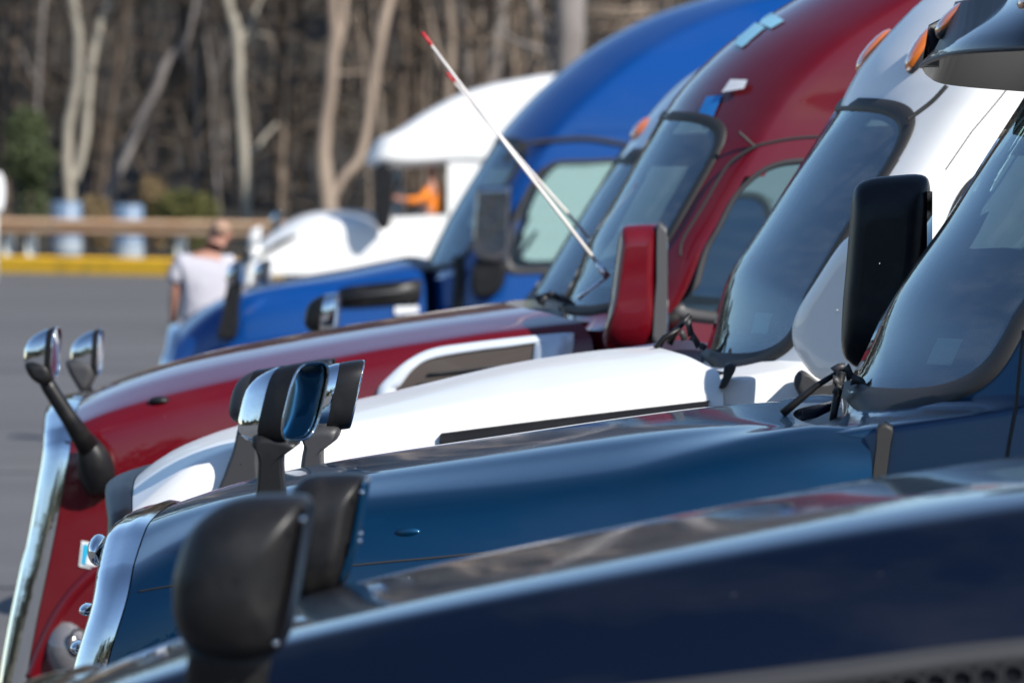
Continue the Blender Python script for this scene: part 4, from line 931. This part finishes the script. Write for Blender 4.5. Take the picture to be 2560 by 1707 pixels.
# ------------------------------------------------------------------ truck 4b: silver, mostly hidden
T6b = Truck('silver semi truck mostly hidden behind the red one, windshield edge showing', 26.0, 1440, 1.5)
T6b.hood(crown=[(620, 900), (780, 850), (900, 815), (1050, 790), (1200, 770), (1300, 757), (1340, 750)], shoulder=[(640, 925), (780, 870), (900, 840), (1100, 810), (1250, 795), (1350, 785), (1400, 782)],
        front=[(690, 880), (670, 950), (650, 1050), (640, 1200)], rear=[(1400, 790), (1398, 900), (1390, 1200)], m=SILVER, zb=.6, cback=.3)
T6b.cabin(cl=[(1290, 800), (1326, 735), (1359, 690), (1440, 560), (1530, 418), (1556, 380), (1575, 352), (1620, 290), (1690, 215), (1760, 165), (1900, 90)],
         ws=[(1318, 750), (1548, 393)], m=SILVER, b=.42, side0=.02, tumble=.12, wx=.87, length=3.3, framew=.05, broof=.6, door=[(1640, 800), (1650, 700), (1700, 560), (1760, 510), (1920, 510), (1930, 800)])
T6b.cowl(GREYP); T6b.chassis(-1.5, 7); T6b.front_wheel(T6b.uf(1) + .8); pass
marker(T6b, 1580, 352, 1636, 298, 1.0, .09, .045)
mm = mirror_head(T6b, T6b.pt(842, 780, .0), .20, .19, .16, yaw=5, lean=.12, shell=BLACK, band=CHROME, split=.42)
T6b.add('mirror_arm', G().tube([T6b.pt(800, 810, 0), T6b.pt(800, 860, 0), T6b.pt(800, 900, .05)], [.045, .04, .05], 10, flat=.6), BLACK, mm)

# ------------------------------------------------------------------ truck 5: royal blue
T5 = Truck('royal blue semi truck with black side vent, behind the red truck', 38.0, 1100, 2.0)
T5.hood(crown=[(430, 830), (471, 800), (509, 763), (566, 737), (612, 718), (727, 695), (900, 662), (992, 645), (1064, 632), (1100, 628)],
        shoulder=[(440, 850), (480, 815), (530, 775), (612, 738), (727, 714), (900, 690), (992, 676), (1110, 664)],
        front=[(468, 800), (455, 850), (440, 900), (425, 1000), (415, 1150)], rear=[(1064, 650), (1062, 760), (1056, 1000)], m=BLUE, cback=.25, surround=CHROME, fwd=.08, taper=.25)
T5.cabin(cl=[(1050, 690), (1076, 640), (1118, 556), (1168, 471), (1252, 333), (1275, 304), (1330, 245), (1390, 190), (1500, 107), (1635, 38), (1750, 0), (1900, -40)],
         ws=[(1066, 665), (1240, 352)], m=BLUE, b=.42, side0=.02, tumble=.12, wx=.87, length=4.2, framew=.03, broof=.5, top_in=.5,
         door=[(1268, 668), (1285, 560), (1309, 497), (1335, 450), (1362, 422), (1396, 407), (1470, 404), (1560, 404), (1600, 440), (1600, 660), (1450, 680), (1355, 679)])
T5.cowl(GREYP); T5.chassis(-1.5, 7); T5.front_wheel(T5.uf(1) + .8); T5.bumper(CHROME)
pass
cabline(T5, [(1262, 400), (1300, 368), (1347, 356), (1462, 347), (1562, 362), (1650, 372)], .022)
cabline(T5, [(1148, 640), (1150, 690), (1146, 760), (1140, 900)], .05)
vo = on_flank(T5, [(850, 722), (900, 712), (1000, 702), (1049, 698), (1054, 706), (1048, 757), (1000, 762), (850, 770), (846, 745)], .004, 3)
sv = T5.add('side_vent', G().grid([[p + Vector((0, .01, 0)) for p in vo], [p + Vector((0, -.012, 0)) for p in vo], [lerp(p, sum(vo, Vector()) / len(vo), .97) + Vector((0, -.012, 0)) for p in vo]], close_v=True), BLACK)
T5.add('vent_bar', G().tube([T5.skin(*T5.uz(x, y, 0), off=.022) for x, y in ((858, 744), (920, 736), (1035, 724))], .016, 6), GREYP, sv)
for i, (x0, x1) in enumerate(((988, 1008), (1010, 1028), (1030, 1046))):
    P = [T5.skin(*T5.uz(x, y, 0), off=.012) for x, y in ((x0, 768 - i), (x1, 765 - i), (x1 + 1, 784 - i * 2), (x0 + 1, 786 - i))]
    T5.add('badge_letter', G().add(P + [q + Vector((0, -.012, 0)) for q in P], [(4, 5, 6, 7), (0, 1, 5, 4), (1, 2, 6, 5), (2, 3, 7, 6), (3, 0, 4, 7)]), wh, T5.hood_ob, smooth=False)
dm5 = T5.add('door_mirror', slab(T5.line([(1194, 480), (1200, 466), (1272, 464), (1280, 475), (1276, 560), (1266, 648), (1190, 640), (1187, 560)], -.2), -.36, -.1, .04, sub=3), mat('door_mirror_chrome', (.36, .37, .40), .10, 1., bump=(12, .3, .01)), ang=60)
T5.add('mirror_bracket', slab(T5.line([(1200, 640), (1262, 645), (1262, 700), (1240, 735), (1190, 740), (1180, 690)], -.1), -.3, .08, .03), BLACK, dm5)
mm = mirror_head(T5, T5.pt(606, 682, -.02), .19, .16, .12, yaw=10, lean=.1, shell=CHROME, split=.4)
T5.add('mirror_arm', slab(T5.line([(572, 700), (606, 705), (598, 770), (592, 842), (544, 846), (556, 790)], 0), -.06, .06, .02, sub=2), BLACK, mm)
mm = mirror_head(T5, T5.pt(672, 680, 2.2), .19, .16, .12, yaw=5, lean=.05, shell=CHROME, split=.4)
T5.add('mirror_arm', G().tube([T5.pt(655, 700, 2.2), T5.pt(655, 740, 2.2), T5.pt(655, 780, 2.1)], [.05, .05, .06], 10), BLACK, mm)

marker(T5, 1264, 346, 1306, 298, 1.15, .06, .04)
marker(T4, 1702, 238, 1730, 206, 1.2, .05, .016, m=CLEAR)
# ------------------------------------------------------------------ truck 6: far white day cab facing the wood
T6 = Truck('far white truck with a high domed roof, nearest to the wood', 60.0, 980, 2.0, group=None)
T6.hood(crown=[(600, 640), (640, 618), (666, 604), (689, 572), (765, 538), (872, 522), (905, 527), (925, 531), (960, 545)], shoulder=[(600, 660), (640, 638), (680, 610), (765, 565), (872, 548), (925, 556), (980, 566)],
        front=[(640, 620), (625, 660), (618, 750), (612, 900)], rear=[(995, 600), (995, 700), (990, 900)], m=WHITE, zb=.7, cback=.25, cfwd=.0, surround=None, taper=.02, grille=True)
p_ = [(930, 412), (928, 396), (940, 366), (960, 344), (999, 328), (1060, 287), (1156, 237), (1233, 213), (1310, 198), (1390, 187), (1600, 180), (1640, 230), (1640, 410), (1180, 412), (1060, 418), (990, 420)]
v6 = T6.add('roof_fairing', slab(T6.line(p_, 1.2), .02, 2.38, .35, n=7, sub=3), WHITE)
g = G()                                                             # cab box with an open side window and a screen opening
def wall6(poly, v, t=.06): 
    P = T6.line(poly, .1); return G().add([(u, v, z) for u, z in P] + [(u, v + t, z) for u, z in P], [tuple(range(len(P))), tuple(range(len(P), 2 * len(P)))[::-1]] + [(i, i + len(P), (i + 1) % len(P) + len(P), (i + 1) % len(P)) for i in range(len(P))])
for v in (.08, 2.26):
    g.add(*(lambda q: (q.v, q.f))(wall6([(1120, 405), (1640, 400), (1640, 900), (1120, 900)], v)))
    g.add(*(lambda q: (q.v, q.f))(wall6([(955, 545), (1118, 538), (1118, 900), (955, 900)], v)))
    g.add(*(lambda q: (q.v, q.f))(wall6([(966, 400), (982, 400), (982, 545), (950, 545)], v)))
u6 = T6.uz(1640, 500, .1)[0]; g.box((u6 - .06, .15, .8), (u6, 2.25, T6.uz(1640, 400, .1)[1])); 
T6.add('cab', g, WHITE, smooth=False)
T6.add('cab_floor', G().box((T6.uz(960, 600, .1)[0], .15, .9), (u6 - .07, 2.25, 1.0)), LINER, smooth=False)
T6.add('cab_back', G().box((T6.uz(1190, 600, .1)[0], .15, 1.0), (T6.uz(1200, 600, .1)[0], 2.25, T6.uz(1640, 415, .1)[1])), LINER, smooth=False)
T6.add('windshield', G().add([T6.pt(968, 410, .2), T6.pt(952, 540, .2), T6.pt(952, 540, 2.2), T6.pt(968, 410, 2.2)], [(0, 1, 2, 3)]), SCREEN, smooth=False)
T6.add('door_mirror', slab(T6.line([(940, 415), (984, 412), (982, 520), (972, 570), (950, 572), (936, 540), (938, 470)], -.2), -.36, -.1, .04, sub=3), BLACK)
T6.add('hood_slot', slab(T6.line([(640, 640), (700, 600), (744, 586), (742, 592), (690, 620), (645, 641)], .0), -.02, .12, .01, sub=2), BLACK)
mm = mirror_head(T6, T6.pt(702, 545, 2.0), .17, .16, .12, shell=CHROME, split=.4, lean=.1)
T6.add('mirror_arm', G().tube([T6.pt(690, 560, 2.0), T6.pt(690, 620, 1.9)], .05, 8), BLACK, mm)
mm = mirror_head(T6, T6.pt(652, 590, .1), .22, .18, .14, shell=WHITE, band=WHITE, split=.4, lean=.1)
T6.add('mirror_arm', G().tube([T6.pt(640, 615, .1), T6.pt(636, 680, .15)], .06, 8), WHITE, mm)
T6.front_wheel(T6.uf(1) + .8); T6.chassis(-1.5, 6)
# ------------------------------------------------------------------ people
SKIN = mat('skin', (.36, .18, .13), .55, noise=(5, (.34, .16, .11), (1, 1, 1), .4, .7)); HAIR = mat('short_hair', (.32, .20, .14), .8)
SHIRT = mat('pale_lilac_shirt', (.42, .41, .46), .9, bump=(14, .5, .02)); JEAN = mat('dark_trousers', (.03, .035, .05), .9); SHOE = mat('shoe', (.02, .02, .02), .6)
VEST = mat('orange_vest', (.95, .26, .02), .7)
def skinned(name, verts, edges, radii, m, parent, sub=2, loc=(0, 0, 0)):
    me = bpy.data.meshes.new(name); me.from_pydata(verts, edges, []); o = bpy.data.objects.new(name, me); C.objects.link(o); o.parent = parent; o.location = loc
    sk = o.modifiers.new('skin', 'SKIN'); sk.use_smooth_shade = True; sb = o.modifiers.new('sub', 'SUBSURF'); sb.levels = sb.render_levels = sub
    for i, r in enumerate(radii): me.skin_vertices[0].data[i].radius = r if isinstance(r, tuple) else (r, r)
    me.skin_vertices[0].data[0].use_root = True; me.materials.append(m)
    return o
def chain(lst, parents): return [(p, i) for i, p in enumerate(parents) if p is not None]
Y = 40.6
man = empty('person', (gx(512, Y), Y * KD, 0), math.radians(8)); tagit(man, 'man in a pale lilac T-shirt and dark trousers walking away, seen from behind', 'person')
# body: pelvis, spine, neck, head, arms, legs - one skin
B = [(0, 0, .93), (0, .0, 1.10), (0, .01, 1.28), (0, .0, 1.42), (.04, -.01, 1.50), (.09, .015, 1.57), (.12, .02, 1.645), (.125, .01, 1.74),
     (-.17, 0, 1.43), (-.235, .0, 1.20), (-.24, .08, .98), (-.235, .13, .90), (.17, 0, 1.43), (.235, -.04, 1.20), (.25, .0, .98), (.245, .03, .90),
     (-.09, 0, .88), (-.10, .10, .50), (-.10, .05, .10), (-.10, .20, .04), (.09, 0, .88), (.10, -.06, .50), (.10, -.22, .12), (.10, -.10, .04)]
Bp = [None, 0, 1, 2, 3, 4, 5, 6, 3, 8, 9, 10, 3, 12, 13, 14, 0, 16, 17, 18, 0, 20, 21, 22]
Br = [(.15, .12), (.14, .11), (.16, .12), (.15, .10), (.062, .06), (.062, .065), (.075, .095), (.055, .07), .062, .043, .034, .03, .062, .043, .034, .03, .09, .062, .045, .035, .09, .062, .045, .035]
skinned('body', B, chain(B, Bp), Br, SKIN, man)
Sv = [(0, 0, .86), (0, 0, 1.02), (0, 0, 1.20), (0, 0, 1.36), (.03, 0, 1.455), (-.18, 0, 1.425), (-.245, 0, 1.26), (.18, 0, 1.425), (.245, -.03, 1.26)]
Sp = [None, 0, 1, 2, 3, 3, 5, 3, 7]
skinned('shirt', Sv, chain(Sv, Sp), [(.225, .16), (.20, .155), (.21, .15), (.195, .13), (.075, .075), .09, .085, .09, .085], SHIRT, man)
Jv = [(0, 0, .92), (-.09, 0, .84), (-.10, .09, .50), (-.10, .05, .10), (.09, 0, .84), (.10, -.06, .50), (.10, -.21, .13)]
skinned('trousers', Jv, chain(Jv, [None, 0, 1, 2, 0, 4, 5]), [(.17, .13), .115, .085, .07, .115, .085, .07], JEAN, man)
for x, y, z in ((-.10, .08, .045), (.10, -.16, .07)): G().ball((x, y, z), (.05, .14, .05), 12, 8).mk('shoe', SHOE, man)
G().ball((.122, .0, 1.70), (.079, .092, .075), 16, 10).mk('hair', HAIR, man)
for sx in (-1, 1):
    G().ball((.12 + sx * .082, .015, 1.645), (.012, .02, .032), 8, 6).mk('ear', SKIN, man)
    hx_, hy_, hz_ = (-.235, .13, .90) if sx < 0 else (.245, .03, .90)
    G().ball((hx_, hy_, hz_ - .04), (.022, .04, .05), 10, 8).mk('palm', SKIN, man)
    for f in range(4):
        a = Vector((hx_, hy_ - .03 + f * .02, hz_ - .075)); G().tube([a, a + Vector((-sx * .008, .004, -.035 - .005 * (f in (1, 2)))), a + Vector((-sx * .022, .008, -.06))], [.009, .008, .006], 6).mk('finger', SKIN, man)
    a = Vector((hx_, hy_ + .035, hz_ - .03)); G().tube([a, a + Vector((-sx * .01, .025, -.03)), a + Vector((-sx * .015, .03, -.05))], [.011, .009, .007], 6).mk('thumb', SKIN, man)
# driver in the far cab, side on, hands on the wheel
P = T6.O + T6.U * T6.uz(1088, 500, .6)[0] + T6.V * .36
zb_ = T6.uz(1088, 536, .55)[1]
drv = empty('person', (P.x, P.y, zb_ - .12), T6.a); tagit(drv, 'driver in an orange safety vest sitting at the open window of the far white truck', 'person')
Dv = [(0, 0, .08), (.0, 0, .30), (-.01, 0, .46), (-.02, 0, .56), (-.04, 0, .66), (-.03, 0, .76), (-.02, -.18, .44), (-.16, -.20, .27), (-.40, -.14, .30), (-.47, -.13, .32), (-.02, .18, .44), (-.16, .20, .27), (-.40, .14, .30), (-.47, .13, .32), (-.22, -.1, .05), (-.42, -.1, .05), (-.22, .1, .05), (-.42, .1, .05)]
Dp = [None, 0, 1, 2, 3, 4, 2, 6, 7, 8, 2, 10, 11, 12, 0, 14, 0, 16]
skinned('body', Dv, chain(Dv, Dp), [(.12, .15), (.11, .14), (.10, .15), .05, (.085, .07), (.07, .06), .06, .045, .035, .035, .06, .045, .035, .035, .08, .06, .08, .06], SKIN, drv)
Vv = [(0, 0, .05), (0, 0, .28), (-.01, 0, .44), (-.02, -.14, .46), (-.02, .14, .46)]
skinned('safety_vest', Vv, chain(Vv, [None, 0, 1, 2, 2]), [(.135, .165), (.125, .155), (.11, .15), .08, .08], VEST, drv)
skinned('sleeve', [(-.02, -.18, .44), (-.16, -.20, .28), (-.32, -.16, .29)], [(0, 1), (1, 2)], [.062, .052, .045], VEST, drv)
skinned('trousers', [(0, 0, .06), (-.22, -.1, .06), (-.45, -.1, .06), (-.22, .1, .06), (-.45, .1, .06)], [(0, 1), (1, 2), (0, 3), (3, 4)], [(.13, .16), .09, .07, .09, .07], JEAN, drv)
G().ball((-.03, 0, .80), (.09, .075, .06), 14, 8).mk('cap', BLACK, drv)
ds = T6.O + T6.U * (T6.uz(1088, 500, .6)[0] + .12) + T6.V * .55 - T6.O
g = G(); uu = T6.uz(1088, 500, .6)[0]; g.ball((uu + .24, .40, zb_ + .2), (.07, .24, .36)); g.ball((uu, .55, zb_ - .22), (.3, .25, .10)); g.box((uu - .2, .4, 1.0), (uu + .2, .7, zb_ - .2))
T6.add('driver_seat', g, SEATM)
cc = Vector((uu - .50, .55, zb_ + .2))
T6.add('steering_wheel', G().tube([cc + Vector((.10 * math.sin(q), .21 * math.cos(q), .19 * math.sin(q))) for q in [2 * math.pi * i / 20 for i in range(21)]], .018, 6), BLACK)
print('tris', sum(len(o.data.polygons) * 2 for o in S.objects if o.type == 'MESH'))
